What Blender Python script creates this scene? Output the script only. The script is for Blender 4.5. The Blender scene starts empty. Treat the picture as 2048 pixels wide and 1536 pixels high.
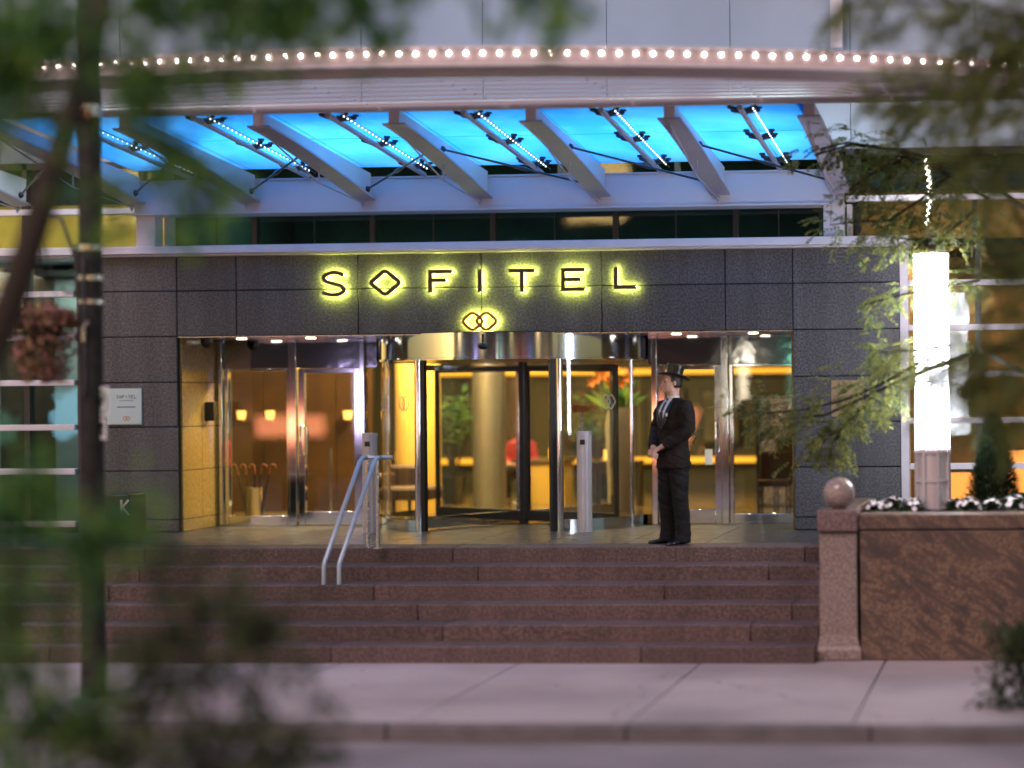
import bpy, bmesh, math, random
from mathutils import Vector, Matrix
random.seed(7)
S = bpy.context.scene
COL = S.collection
PI = math.pi
R = math.radians

# ------------------------------------------------------------------ camera
F, W, H = 3800.0, 2048.0, 1536.0          # focal length and frame, in pixels of the photograph
YAW, ROLL = math.atan(0.07), R(0.5)
XV = 2050.0                               # image x of the facade's normal
PX, PY = XV - F*math.tan(YAW), 793.0
CAMZ = 2.53
fw = Vector((-math.sin(YAW), math.cos(YAW), 0))
r0 = Vector((math.cos(YAW), math.sin(YAW), 0)); u0 = Vector((0, 0, 1))
rt = r0*math.cos(ROLL) - u0*math.sin(ROLL)
up = r0*math.sin(ROLL) + u0*math.cos(ROLL)
EYE = Vector((0, 0, CAMZ))
def ray(u, v): return fw*F + rt*(u-PX) + up*(PY-v)
def P(u, v, Y):                            # the point seen at (u, v) on the plane y = Y
    d = ray(u, v); return EYE + d*(Y/d.y)
def PZ(u, v, z):
    d = ray(u, v); return EYE + d*((z-CAMZ)/d.z)
def X(u, Y, v=800): return P(u, v, Y).x
def Z(v, Y, u=1000): return P(u, v, Y).z
def uv(p):
    d = Vector(p)-EYE; k = F/d.dot(fw); return (PX+d.dot(rt)*k, PY-d.dot(up)*k)

cd = bpy.data.cameras.new('camera'); cam = bpy.data.objects.new('camera', cd); COL.objects.link(cam)
m3 = Matrix((rt, up, -fw)).transposed()
cam.matrix_world = Matrix.Translation(EYE) @ m3.to_4x4()
cd.sensor_width = 36.0; cd.lens = F/W*36.0
cd.shift_x = 0.5 - PX/W; cd.shift_y = (PY - H/2)/W
cd.clip_start = 0.1; cd.clip_end = 2000
cd.dof.use_dof = True; cd.dof.focus_distance = 21.6; cd.dof.aperture_fstop = 0.31
S.camera = cam

# ------------------------------------------------------------------ mesh builder
def world_loc(o):
    l = Vector((0, 0, 0))
    while o: l += o.location; o = o.parent
    return l
class MB:
    def __init__(s): s.v = []; s.f = []
    def add(s, vs, fs):
        n = len(s.v); s.v += [tuple(a) for a in vs]; s.f += [tuple(i+n for i in q) for q in fs]; return s
    def box(s, x0, x1, y0, y1, z0, z1):
        return s.add([(x0,y0,z0),(x1,y0,z0),(x1,y1,z0),(x0,y1,z0),(x0,y0,z1),(x1,y0,z1),(x1,y1,z1),(x0,y1,z1)],
              [(0,3,2,1),(4,5,6,7),(0,1,5,4),(1,2,6,5),(2,3,7,6),(3,0,4,7)])
    def hexa(s, b, t):                     # two quads
        return s.add(list(b)+list(t), [(0,3,2,1),(4,5,6,7),(0,1,5,4),(1,2,6,5),(2,3,7,6),(3,0,4,7)])
    def bar(s, a, b, w, h, upv=(0,0,1)):
        a, b = Vector(a), Vector(b); d = (b-a).normalized(); sd = d.cross(Vector(upv)).normalized(); n = sd.cross(d)
        q = lambda p: [p-sd*w/2-n*h/2, p+sd*w/2-n*h/2, p+sd*w/2+n*h/2, p-sd*w/2+n*h/2]
        return s.hexa(q(a), q(b))
    def tube(s, pts, r, n=8, caps=True):
        pts = [Vector(p) for p in pts]; k = len(pts); rs = r if isinstance(r, (list, tuple)) else [r]*k
        t0 = (pts[1]-pts[0]).normalized()
        nx = t0.orthogonal().normalized(); vs = []; fs = []
        for i, p in enumerate(pts):
            t = (pts[min(i+1,k-1)]-pts[max(i-1,0)]).normalized()
            nx = (nx - t*nx.dot(t)).normalized(); ny = t.cross(nx)
            rr = rs[i] if isinstance(rs[i], (tuple, list)) else (rs[i], rs[i])
            vs += [p+nx*math.cos(a)*rr[0]+ny*math.sin(a)*rr[1] for a in [2*PI*j/n for j in range(n)]]
        for i in range(k-1):
            for j in range(n):
                a, b = i*n+j, i*n+(j+1)%n; fs.append((a, b, b+n, a+n))
        if caps: fs += [tuple(range(n))[::-1], tuple((k-1)*n+j for j in range(n))]
        return s.add(vs, fs)
    def lathe(s, prof, c=(0,0,0), n=32, a0=0, a1=2*PI):
        full = abs(a1-a0-2*PI) < 1e-6; m = n if full else n+1; vs = []; fs = []
        for (r, z) in prof:
            vs += [(c[0]+r*math.cos(a0+(a1-a0)*j/n), c[1]+r*math.sin(a0+(a1-a0)*j/n), c[2]+z) for j in range(m)]
        for i in range(len(prof)-1):
            for j in range(n):
                a, b = i*m+j, i*m+(j+1)%m; fs.append((a, b, b+m, a+m))
        return s.add(vs, fs)
    def rings(s, rs, n=24):                # elliptical rings (centre, rx, ry) stacked upwards
        vs = []; fs = []
        for (c, rx, ry) in rs: vs += [(c[0]+rx*math.cos(2*PI*j/n), c[1]+ry*math.sin(2*PI*j/n), c[2]) for j in range(n)]
        for i in range(len(rs)-1):
            for j in range(n):
                a, b = i*n+j, i*n+(j+1)%n; fs.append((a, b, b+n, a+n))
        fs += [tuple(range(n))[::-1], tuple((len(rs)-1)*n+j for j in range(n))]
        return s.add(vs, fs)
    def prism(s, poly, y0, y1):            # polygon in xz, extruded along y
        n = len(poly)
        return s.add([(a, y0, b) for a, b in poly]+[(a, y1, b) for a, b in poly],
            [tuple(range(n)), tuple(range(2*n-1, n-1, -1))]+[(i, i+n, (i+1)%n+n, (i+1)%n) for i in range(n)])
    def stroke(s, pts, w, y0, y1, closed=False, mapf=None):    # a ribbon of width w along a line in xz, thick y0..y1
        pts = [Vector((a, b)) for a, b in pts]; k = len(pts); L = []; Rr = []
        for i, p in enumerate(pts):
            pa = pts[i-1] if (i or closed) else None; pb = pts[(i+1)%k] if (i < k-1 or closed) else None
            ds = [d.normalized() for d in ([p-pa] if pa is not None else [])+([pb-p] if pb is not None else [])]
            t = sum(ds, Vector((0, 0)))
            t = t.normalized() if t.length > 1e-6 else ds[0]
            nn = Vector((-t.y, t.x)); c = max(0.5, nn.dot(Vector((-ds[0].y, ds[0].x))))
            L.append(p+nn*w/2/c); Rr.append(p-nn*w/2/c)
        g = mapf or (lambda a, y, b: (a, y, b)); vs = []
        for i in range(k): vs += [g(L[i].x, y0, L[i].y), g(Rr[i].x, y0, Rr[i].y), g(Rr[i].x, y1, Rr[i].y), g(L[i].x, y1, L[i].y)]
        fs = []
        for i in range(k if closed else k-1):
            a, b = 4*i, 4*((i+1)%k)
            fs += [(a, a+1, b+1, b), (a+1, a+2, b+2, b+1), (a+2, a+3, b+3, b+2), (a+3, a, b, b+3)]
        if not closed: fs += [(0, 3, 2, 1), (4*k-4, 4*k-3, 4*k-2, 4*k-1)]
        return s.add(vs, fs)
    def ball(s, c, r, nu=12, nv=8, sc=(1,1,1)):
        vs = [(c[0], c[1], c[2]-r*sc[2])]; fs = []
        for i in range(1, nv):
            t = -PI/2+PI*i/nv
            vs += [(c[0]+r*sc[0]*math.cos(t)*math.cos(2*PI*j/nu), c[1]+r*sc[1]*math.cos(t)*math.sin(2*PI*j/nu), c[2]+r*sc[2]*math.sin(t)) for j in range(nu)]
        vs.append((c[0], c[1], c[2]+r*sc[2])); e = len(vs)-1
        for j in range(nu):
            fs.append((0, 1+(j+1)%nu, 1+j)); fs.append((e, e-nu+j, e-nu+(j+1)%nu))
            for i in range(nv-2):
                a, b = 1+i*nu+j, 1+i*nu+(j+1)%nu; fs.append((a, b, b+nu, a+nu))
        return s.add(vs, fs)
    def leaf(s, p, d, n, l, w):            # a folded leaf of six points
        p, d = Vector(p), Vector(d).normalized(); sd = d.cross(Vector(n))
        sd = sd.normalized() if sd.length > 1e-5 else d.orthogonal().normalized(); nn = sd.cross(d)
        q = [p, p+d*l*.35+sd*w*.5+nn*w*.12, p+d*l*.72+sd*w*.38+nn*w*.1, p+d*l-nn*w*.2, p+d*l*.72-sd*w*.38+nn*w*.1, p+d*l*.35-sd*w*.5+nn*w*.12, p+d*l*.5]
        return s.add(q, [(0,1,6),(1,2,6),(2,3,6),(3,4,6),(4,5,6),(5,0,6)])
    def build(s, name, m, parent=None, smooth=40, bevel=0, label=None, cat=None, group=None, kind=None):
        off = world_loc(parent) if parent else Vector((0, 0, 0))
        me = bpy.data.meshes.new(name)
        me.from_pydata([(a[0]-off.x, a[1]-off.y, a[2]-off.z) for a in s.v], [], s.f); me.update()
        bm = bmesh.new(); bm.from_mesh(me); bmesh.ops.recalc_face_normals(bm, faces=bm.faces); bm.to_mesh(me); bm.free()
        if smooth:
            me.polygons.foreach_set('use_smooth', [True]*len(me.polygons)); me.set_sharp_from_angle(angle=R(smooth))
        me.materials.append(m)
        o = bpy.data.objects.new(name, me); COL.objects.link(o); o.parent = parent
        if bevel:
            b = o.modifiers.new('edge', 'BEVEL'); b.width = bevel; b.segments = 2; b.limit_method = 'ANGLE'; b.angle_limit = R(40)
        tag(o, label, cat, group, kind); return o
def tag(o, label=None, cat=None, group=None, kind=None):
    if label: o['label'] = label
    if cat: o['category'] = cat
    if group: o['group'] = group
    if kind: o['kind'] = kind
    return o
def thing(name, loc, label, cat, group=None):
    o = bpy.data.objects.new(name, None); o.empty_display_size = .1; COL.objects.link(o); o.location = loc
    return tag(o, label, cat, group)
def dup(o, parent=None, loc=None, rz=None, label=None):
    c = o.copy(); COL.objects.link(c); c.parent = parent
    if loc is not None: c.location = loc
    if rz is not None: c.rotation_euler = (0, 0, rz)
    if label: c['label'] = label
    for ch in [k for k in list(COL.objects) if k.parent == o]: dup(ch, c)
    return c

# ------------------------------------------------------------------ materials
def nt(name):
    m = bpy.data.materials.new(name); m.use_nodes = True; t = m.node_tree; b = t.nodes['Principled BSDF']; return m, t, b
def mixcol(t, fac, a, b):
    n = t.nodes.new('ShaderNodeMix'); n.data_type = 'RGBA'
    if fac is not None: t.links.new(fac, n.inputs[0])
    for i, c in ((6, a), (7, b)):
        if isinstance(c, tuple): n.inputs[i].default_value = (*c, 1)
        else: t.links.new(c, n.inputs[i])
    return n.outputs[2]
def tex(t, kind, scale, detail=3, co=None):
    n = t.nodes.new('ShaderNodeTexNoise' if kind == 'n' else 'ShaderNodeTexVoronoi'); n.inputs['Scale'].default_value = scale
    if kind == 'n': n.inputs['Detail'].default_value = detail
    if co is None:
        c = t.nodes.new('ShaderNodeTexCoord'); co = c.outputs['Object']
    t.links.new(co, n.inputs['Vector']); return n
def ramp(t, src, a, b):
    n = t.nodes.new('ShaderNodeMapRange'); n.inputs[1].default_value = a; n.inputs[2].default_value = b
    t.links.new(src, n.inputs[0]); return n.outputs[0]
def bump(t, b, src, st, dist=.01):
    n = t.nodes.new('ShaderNodeBump'); n.inputs['Strength'].default_value = st; n.inputs['Distance'].default_value = dist
    t.links.new(src, n.inputs['Height']); t.links.new(n.outputs[0], b.inputs['Normal'])
def M(name, c, rough=.5, metal=0, var=.25, vs=3.0, bmp=0, bs=60, spec=.5, c2=None):
    m, t, b = nt(name); b.inputs['Roughness'].default_value = rough; b.inputs['Metallic'].default_value = metal
    b.inputs['Specular IOR Level'].default_value = spec
    n = tex(t, 'n', vs, 5)
    c2 = c2 or tuple(x*(1-var) for x in c)
    t.links.new(mixcol(t, ramp(t, n.outputs['Fac'], .3, .7), c, c2), b.inputs['Base Color'])
    if bmp: bump(t, b, tex(t, 'n', bs, 4).outputs['Fac'], bmp)
    r = ramp(t, n.outputs['Fac'], .2, .8); mr = r.node; mr.inputs[3].default_value = rough*.8; mr.inputs[4].default_value = min(1, rough*1.15)
    t.links.new(r, b.inputs['Roughness'])
    return m
def granite(name, dark, mid, light, scale=55, rough=.45, big=None, slab=0):
    m, t, b = nt(name)
    a = tex(t, 'n', scale, 3); v = tex(t, 'v', scale*1.3)
    c1 = mixcol(t, ramp(t, a.outputs['Fac'], .40, .62), dark, mid)
    c2 = mixcol(t, ramp(t, v.outputs['Distance'], .18, .05), c1, light)
    if big:
        mp = t.nodes.new('ShaderNodeMapping'); mp.vector_type = 'TEXTURE'; mp.inputs['Rotation'].default_value = (0, R(36), 0); mp.inputs['Scale'].default_value = (1, 1, .30); tc = t.nodes.new('ShaderNodeTexCoord'); t.links.new(tc.outputs['Object'], mp.inputs[0]); g = tex(t, 'n', big[1], 6, mp.outputs[0]); g.inputs['Distortion'].default_value = big[2]
        c2 = mixcol(t, ramp(t, g.outputs['Fac'], .45, .6), c2, big[0])
    w = tex(t, 'n', .7, 4)
    c3 = mixcol(t, ramp(t, w.outputs['Fac'], .35, .75), c2, tuple(x*.75 for x in mid)); c3.node.inputs[0].default_value = .3
    mm = t.nodes.new('ShaderNodeMath'); mm.operation = 'MULTIPLY'; mm.inputs[1].default_value = .5
    t.links.new(ramp(t, w.outputs['Fac'], .35, .75), mm.inputs[0]); t.links.new(mm.outputs[0], c3.node.inputs[0])
    if slab:                               # slabs cut from different blocks, and weather stains running down them
        gm = t.nodes.new('ShaderNodeNewGeometry'); mp = t.nodes.new('ShaderNodeMapping'); mp.inputs['Scale'].default_value = (5, 1, .5); tc = t.nodes.new('ShaderNodeTexCoord'); t.links.new(tc.outputs['Object'], mp.inputs[0])
        st_ = ramp(t, tex(t, 'n', 1.0, 6, mp.outputs[0]).outputs['Fac'], .35, .7); st_.node.inputs[3].default_value = 1.06; st_.node.inputs[4].default_value = .72
        rr_ = ramp(t, gm.outputs['Random Per Island'], 0, 1); rr_.node.inputs[3].default_value = 1-slab/2; rr_.node.inputs[4].default_value = 1+slab/2
        q1 = t.nodes.new('ShaderNodeMath'); q1.operation = 'MULTIPLY'; t.links.new(st_, q1.inputs[0]); t.links.new(rr_, q1.inputs[1])
        hs = t.nodes.new('ShaderNodeHueSaturation'); t.links.new(q1.outputs[0], hs.inputs['Value']); t.links.new(c3, hs.inputs['Color']); c3 = hs.outputs[0]
    t.links.new(c3, b.inputs['Base Color']); b.inputs['Roughness'].default_value = rough
    bump(t, b, a.outputs['Fac'], .12, .004); return m
def paving(name, c, sc=1.0):                # worn paving: broad grime, dark spots, hairline cracks
    m, t, b = nt(name); b.inputs['Roughness'].default_value = .85
    n = tex(t, 'n', .55*sc, 7); c1 = mixcol(t, ramp(t, n.outputs['Fac'], .38, .68), c, tuple(x*.66 for x in c))
    f = tex(t, 'n', 95, 3); c2 = mixcol(t, ramp(t, f.outputs['Fac'], .55, .72), c1, tuple(x*.72 for x in c))
    v = tex(t, 'v', 1.9*sc); c3 = mixcol(t, ramp(t, v.outputs['Distance'], .055, .035), c2, tuple(x*.35 for x in c))
    wn = tex(t, 'n', 2.5, 4); mx = t.nodes.new('ShaderNodeMix'); mx.data_type = 'VECTOR'; mx.inputs[0].default_value = .25; tc = t.nodes.new('ShaderNodeTexCoord'); t.links.new(tc.outputs['Object'], mx.inputs[4]); t.links.new(wn.outputs['Color'], mx.inputs[5])
    e = tex(t, 'v', .42*sc, 3, mx.outputs[1]); e.feature = 'DISTANCE_TO_EDGE'; c4 = mixcol(t, ramp(t, e.outputs['Distance'], .004, .001), c3, tuple(x*.62 for x in c))
    t.links.new(c4, b.inputs['Base Color']); bump(t, b, f.outputs['Fac'], .3); return m
def emit(name, c, s):
    m, t, b = nt(name); b.inputs['Base Color'].default_value = (*[min(.8, x) for x in c], 1)
    b.inputs['Emission Color'].default_value = (*c, 1); b.inputs['Emission Strength'].default_value = s; return m
def glass(name, tint, refl=1.0, rough=.02, wav=0):
    m = bpy.data.materials.new(name); m.use_nodes = True; t = m.node_tree; t.nodes.clear()
    o = t.nodes.new('ShaderNodeOutputMaterial'); tr = t.nodes.new('ShaderNodeBsdfTransparent'); tr.inputs[0].default_value = (*tint, 1)
    g = t.nodes.new('ShaderNodeBsdfGlossy'); g.inputs['Roughness'].default_value = rough; g.inputs[0].default_value = (.95, .95, .95, 1)
    lw_ = t.nodes.new('ShaderNodeLayerWeight'); lw_.inputs[0].default_value = .5; pw = t.nodes.new('ShaderNodeMath'); pw.operation = 'POWER'; pw.inputs[1].default_value = 5; t.links.new(lw_.outputs['Facing'], pw.inputs[0]); fr = t.nodes.new('ShaderNodeMath'); fr.operation = 'MULTIPLY_ADD'; fr.inputs[1].default_value = .95; fr.inputs[2].default_value = .04; t.links.new(pw.outputs[0], fr.inputs[0]); mm = t.nodes.new('ShaderNodeMath'); mm.operation = 'MULTIPLY'
    mm.inputs[1].default_value = 1.8*refl; mm.use_clamp = True
    mx = t.nodes.new('ShaderNodeMixShader'); t.links.new(fr.outputs[0], mm.inputs[0]); t.links.new(mm.outputs[0], mx.inputs[0])
    t.links.new(tr.outputs[0], mx.inputs[1]); t.links.new(g.outputs[0], mx.inputs[2]); t.links.new(mx.outputs[0], o.inputs[0])
    if wav:
        n = tex(t, 'n', 1.6, 2); bp = t.nodes.new('ShaderNodeBump'); bp.inputs['Strength'].default_value = wav; bp.inputs['Distance'].default_value = .03
        t.links.new(n.outputs['Fac'], bp.inputs['Height']); t.links.new(bp.outputs[0], g.inputs['Normal'])
    return m
def leafmat(name, a, b_, tr=.35, rough=.5):
    m, t, b = nt(name); g = t.nodes.new('ShaderNodeNewGeometry')
    c = mixcol(t, g.outputs['Random Per Island'], a, b_); t.links.new(c, b.inputs['Base Color']); b.inputs['Roughness'].default_value = rough
    tl = t.nodes.new('ShaderNodeBsdfTranslucent'); t.links.new(c, tl.inputs[0]); mx = t.nodes.new('ShaderNodeMixShader'); mx.inputs[0].default_value = tr
    o = t.nodes['Material Output']; t.links.new(b.outputs[0], mx.inputs[1]); t.links.new(tl.outputs[0], mx.inputs[2]); t.links.new(mx.outputs[0], o.inputs[0])
    return m
MT = dict(
 granite=granite('dark granite', (.032,.034,.044), (.113,.115,.138), (.25,.24,.25), 42, .42, slab=.28),
 pink=granite('pale rose granite', (.15,.11,.10), (.32,.245,.225), (.43,.35,.32), 40, .5),
 satin=M('satin metal', (.30,.29,.27), .4, .8), silk=M('silk lapel', (.012,.011,.014), .3),
 rose=granite('rose granite', (.09,.055,.06), (.23,.145,.15), (.34,.25,.25), 40, .5),
 steps=granite('step granite', (.06,.039,.038), (.155,.097,.095), (.25,.18,.175), 36, .6, slab=.3),
 vein=granite('veined granite', (.08,.052,.040), (.22,.138,.098), (.35,.25,.18), 45, .4, big=((.06,.042,.040), 2.4, 1.5)),
 gold_stone=granite('polished reveal stone', (.24,.17,.06), (.34,.24,.085), (.42,.32,.14), 24, .14),
 slate=M('slate paving', (.075,.075,.09), .32, var=.4, vs=5, bmp=.15, bs=90),
 concrete=paving('pavement concrete', (.46,.39,.40)),
 kerb=M('kerb stone', (.17,.15,.155), .8, var=.3, vs=4, bmp=.3),
 asphalt=paving('asphalt', (.31,.265,.295), 1.6),
 precast=M('precast panel', (.34,.41,.51), .8, var=.16, vs=.8, bmp=.15, bs=90),
 joint=M('joint sealant', (.012,.012,.015), .9),
 white=M('white aluminium', (.66,.63,.70), .4, var=.1),
 lav=M('painted steel', (.58,.54,.58), .42, var=.10, vs=1.2),
 lavd=M('painted steel beam', (.40,.37,.47), .4, var=.12, vs=1.5),
 rod=M('dark steel rod', (.06,.06,.08), .35, .6),
 dark=M('dark frame', (.015,.016,.02), .35),
 steel=M('brushed steel', (.62,.61,.63), .28, 1, var=.12, vs=8), post=M('satin steel', (.66,.60,.64), .5, .55, var=.08, vs=4),
 chrome=M('polished chrome', (.76,.80,.86), .07, 1, var=.08, vs=2),
 rail=M('blue grey rail', (.40,.47,.58), .35, .3, var=.1),
 bronze=M('bronze letter', (.10,.055,.035), .4, .3),
 copper=M('copper emblem', (.50,.13,.04), .35, .4),
 wood=M('dark walnut', (.060,.030,.010), .35, var=.55, vs=2.5),
 olive=M('olive wall', (.040,.037,.016), .6, var=.3, vs=1.2),
 plaster=M('yellow plaster', (.62,.40,.09), .6, var=.12),
 lobbyfloor=M('lobby floor', (.14,.10,.05), .2, var=.3, vs=2),
 sofa=M('brown upholstery', (.038,.014,.010), .7, bmp=.2),
 gold=M('brass', (.78,.60,.26), .38, .85),
 black=M('black enamel', (.010,.010,.012), .4, var=.2),
 wool=M('black wool', (.021,.014,.013), .85, spec=.25, var=.35, vs=14, bmp=.9, bs=9),
 wool2=M('charcoal wool', (.013,.012,.014), .85, spec=.25, var=.35, vs=14, bmp=.9, bs=8),
 shirt=M('white cotton', (.75,.74,.80), .7, var=.05), tie=M('dark red tie', (.06,.012,.02), .5),
 skin=M('skin', (.66,.40,.32), .5, var=.12, vs=12), hair=M('dark hair', (.02,.012,.008), .5),
 leather=M('black leather', (.012,.013,.02), .18), band=M('grey band', (.30,.22,.19), .5),
 paper=M('white sign', (.72,.74,.74), .4, var=.05), green=M('sign green', (.03,.22,.12), .5), tan=M('tan plaque', (.34,.25,.15), .35, .3),
 aqua=M('pale plaque', (.52,.66,.68), .3, var=.15, vs=2), ink=M('grey ink', (.12,.16,.18), .6), orange=M('orange print', (.6,.2,.06), .5),
 bark=M('bark', (.045,.032,.022), .9, var=.4, vs=12, bmp=.6, bs=40), pole=M('tarred wood', (.016,.012,.012), .8, var=.5, vs=8, bmp=.5, bs=30),
 soil=M('soil', (.03,.022,.018), .95, bmp=.8, bs=30), red=M('red cloth', (.55,.04,.06), .7),
 petal=M('white petal', (.78,.76,.80), .6, var=.05), redpetal=M('red petal', (.55,.05,.02), .6), orpetal=M('orange petal', (.7,.2,.02), .6),
 pinkpetal=M('pink petal', (.52,.22,.24), .6, var=.3, vs=20),
 lf=leafmat('locust leaf', (.08,.15,.075), (.38,.36,.08), .55), lfd=leafmat('dark leaf', (.02,.038,.022), (.10,.12,.04), .4),
 lfg=leafmat('fresh leaf', (.018,.14,.08), (.26,.44,.07), .62), lfx=leafmat('bedding leaf', (.02,.06,.02), (.06,.11,.03), .2),
 lfr=leafmat('russet leaf', (.15,.075,.04), (.30,.20,.07), .3), con=leafmat('conifer needle', (.012,.03,.014), (.03,.055,.022), .1),
 pane=glass('door glass', (.985,.99,.975), .75, .015), paned=glass('clerestory glass', (.34,.46,.46), .7, .02, .03), panew=glass('window glass', (.75,.86,.86), .4, .02, .1),
 tube=emit('lit lamp tube', (.88,.90,1.0), 20), strip=emit('warm light strip', (1,.44,.035), .66), bulb=emit('white led', (1,.86,.76), 30),
 bulbb=emit('cool led', (.8,.9,1), 2.6), halo=emit('sign backlight', (.92,1,.13), 82), down=emit('downlight', (1,.8,.55), 7), shade=emit('lit lamp shade', (1,.48,.10), 1.2),
)
# ------------------------------------------------------------------ ground
PLAT, YE, YW, YG = .95, 20.0, 22.5, 23.6
YB, YK = 17.97, 14.68                     # foot of the steps, kerb edge
XL, XR = -26.0, 14.0
MB().box(-200, 200, -200, YK-.16, -.4, -.13).build('road', MT['asphalt'], kind='structure')
kb = MB(); kx = X(1745, YK, 1470)-1.9*16
for i in range(30): kb.box(kx+1.9*i+.006, kx+1.9*(i+1)-.006, YK-.16, YK, -.4, -.003*(i*7 % 3))
kb.box(-200, kx, YK-.16, YK, -.4, 0); kb.box(kx+57, 200, YK-.16, YK, -.4, 0); kb.build('kerb', MT['kerb'], bevel=.02, kind='structure')
sw = MB(); x = X(1768, YB, 1340) - 1.76*14; xs = []
while x < XR: xs.append(x); x += 1.76
for a, b in zip(xs, xs[1:]): sw.box(a+.006, b-.006, YK+.004, YB+.4, -.3, -.004)
sw.box(-200, xs[0]-.006, YK+.004, YB+.4, -.3, -.004); sw.box(xs[-1]+.006, 200, YK+.004, YB+.4, -.3, -.004)
sw.build('sidewalk', MT['concrete'], bevel=.008, kind='structure')
MB().box(-200, 200, YK+.004, 60, -.4, -.03).build('ground', MT['joint'], kind='structure')
XP0 = X(1632, 18.1, 1200)                 # left face of the planter
st = thing('stone_steps', (X(900, 19), YB, 0), 'wide flight of worn rose granite steps leading up to the entrance', 'steps')
for i in range(6):
    mb = MB(); z1 = PLAT-.1583*i; y0 = YE-.406*i; y1 = y0+(.406 if i else .5)+.03; x = XL
    z0 = z1-.155
    j = 0
    while x < XP0:
        w = 3.3+.5*math.sin(i*2.1+j*1.3); x2 = min(x+w, XP0); mb.box(x+.0015, x2-.0015, y0, y1, z0-.02, z1); x = x2; j += 1
    mb.build('step', MT['steps'], st, bevel=.012)
mb = MB(); nx = 22; x = XL; 
while x < 2.0:
    y = YE+.5+.034
    while y < YG+.6:
        mb.box(x+.003, x+.9-.003, y+.003, min(y+.72, YG+.6)-.003, PLAT-.1, PLAT-.002); y += .72
    x += .9
mb.build('terrace', MT['slate'], bevel=.004, kind='structure')
MB().box(XL, 2.0, YE+.45, YG+.6, 0, PLAT-.05).build('terrace_base', MT['joint'], kind='structure')

# ------------------------------------------------------------------ hotel building
XA, XO0, XO1, XZ = X(154, YW), X(355, YW), X(1587, YW), X(1802, YW)
ZC0, ZC1 = Z(499, YW-.1), Z(483, YW-.1)   # cornice
ZL = Z(668, YW)                           # lintel underside
hb = thing('hotel_building', ((XO0+XO1)/2, YW, PLAT), 'hotel front of dark speckled granite with glazed entrance under pale concrete storeys', 'building')
# granite panels
HR = [PLAT] + [Z(v, YW) for v in (1037, 938, 849, 758.5, 666, 574)] + [ZC0]
VX = [XA, X(352, YW), X(474, YW), X(718, YW), X(965, YW), X(1205, YW), X(1452, YW), XO1, XZ]
g = .012; mb = MB()
def panel(a, b, c, d): mb.box(a+g/2, b-g/2, YW, YW+.06, c+g/2, d-g/2)
for c, d in zip(HR, HR[1:]):
    panel(XA, XO0, c, d); panel(XO1, XZ, c, d)
    if c >= HR[5]-.01:
        for a, b in zip(VX[1:-2], VX[2:-1]): panel(max(a, XO0), b, max(c, ZL), d)
mb.build('granite_wall', MT['granite'], hb, bevel=.006)
mb = MB()
mb.box(XA, XO0-.003, YW+.02, YG+.5, PLAT, ZC0); mb.box(XO1+.003, XZ, YW+.02, YG+.5, PLAT, ZC0)
mb.box(XO0, XO1, YW+.02, YW+.5, ZL+.01, ZC0); mb.build('wall_core', MT['joint'], hb)
# reveal of polished stone, soffit
for xr in (XO0, XO1-.03):
    mb = MB()
    for c, d in zip(HR[:6], HR[1:6]):
        for (ya, yb) in ((YW+.07, YW+.62), (YW+.625, YG+.05)): mb.box(xr, xr+.03, ya, yb, c+.004, min(d, ZL)-.004)
    mb.build('reveal', MT['gold_stone'], hb, bevel=.003)
MB().box(XO0, XO1, YW+.03, YG+.6, ZL, ZL+.03).build('soffit', MT['steel'], hb)
# cornice
mb = MB(); mb.box(XL, XZ+.12, YW-.16, YW+.5, ZC0, ZC1); mb.box(XL, XZ+.12, YW-.10, YW+.5, ZC0-.025, ZC0)
mb.build('cornice', MT['white'], hb, bevel=.008)
# clerestory
YCL = 22.95
XB0, XB1 = X(275, YW), X(1688, YW)
ZB0, ZB1 = Z(415, YW-.05), Z(353, YW-.05)
for a in (XB0, X(1650, YW)): 
    mb = MB(); mb.box(a, a+.24, YW, YW+.22, ZC1, ZB0); mb.box(a+.26, a+.32, YW+.2, YW+.4, ZC1, ZB0); mb.build('column', MT['lav'], hb, bevel=.006)
cm = [XB0+.3] + [X(u, YCL) for u in (515, 750, 990, 1235, 1475)] + [XB1-.3]
for a, b in zip(cm, cm[1:]):
    f_ = MB(); f_.box(a-.03, a+.03, YCL-.05, YCL+.05, ZC1, ZB0+.1); f_.box(a+.03, b-.03, YCL-.02, YCL+.03, ZC1, ZC1+.05)
    mid = (a+b)/2; f_.box(mid-.006, mid+.006, YCL-.015, YCL+.02, ZC1+.05, ZB0+.1)
    w = f_.build('window', MT['dark'], hb); MB().box(a+.03, b-.03, YCL, YCL+.01, ZC1+.05, ZB0+.1).build('pane', MT['paned'], w)
mb = MB(); mb.box(XB0, XB1, YW-.05, YW+.3, ZB0, ZB1); mb.box(XB0-.05, XB1+.02, YW-.09, YW+.3, ZB0-.03, ZB0); mb.box(XB0, XB1, YW-.075, YW+.3, ZB1, ZB1+.02)
mb.build('beam', MT['lav'], hb, bevel=.006)
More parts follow.
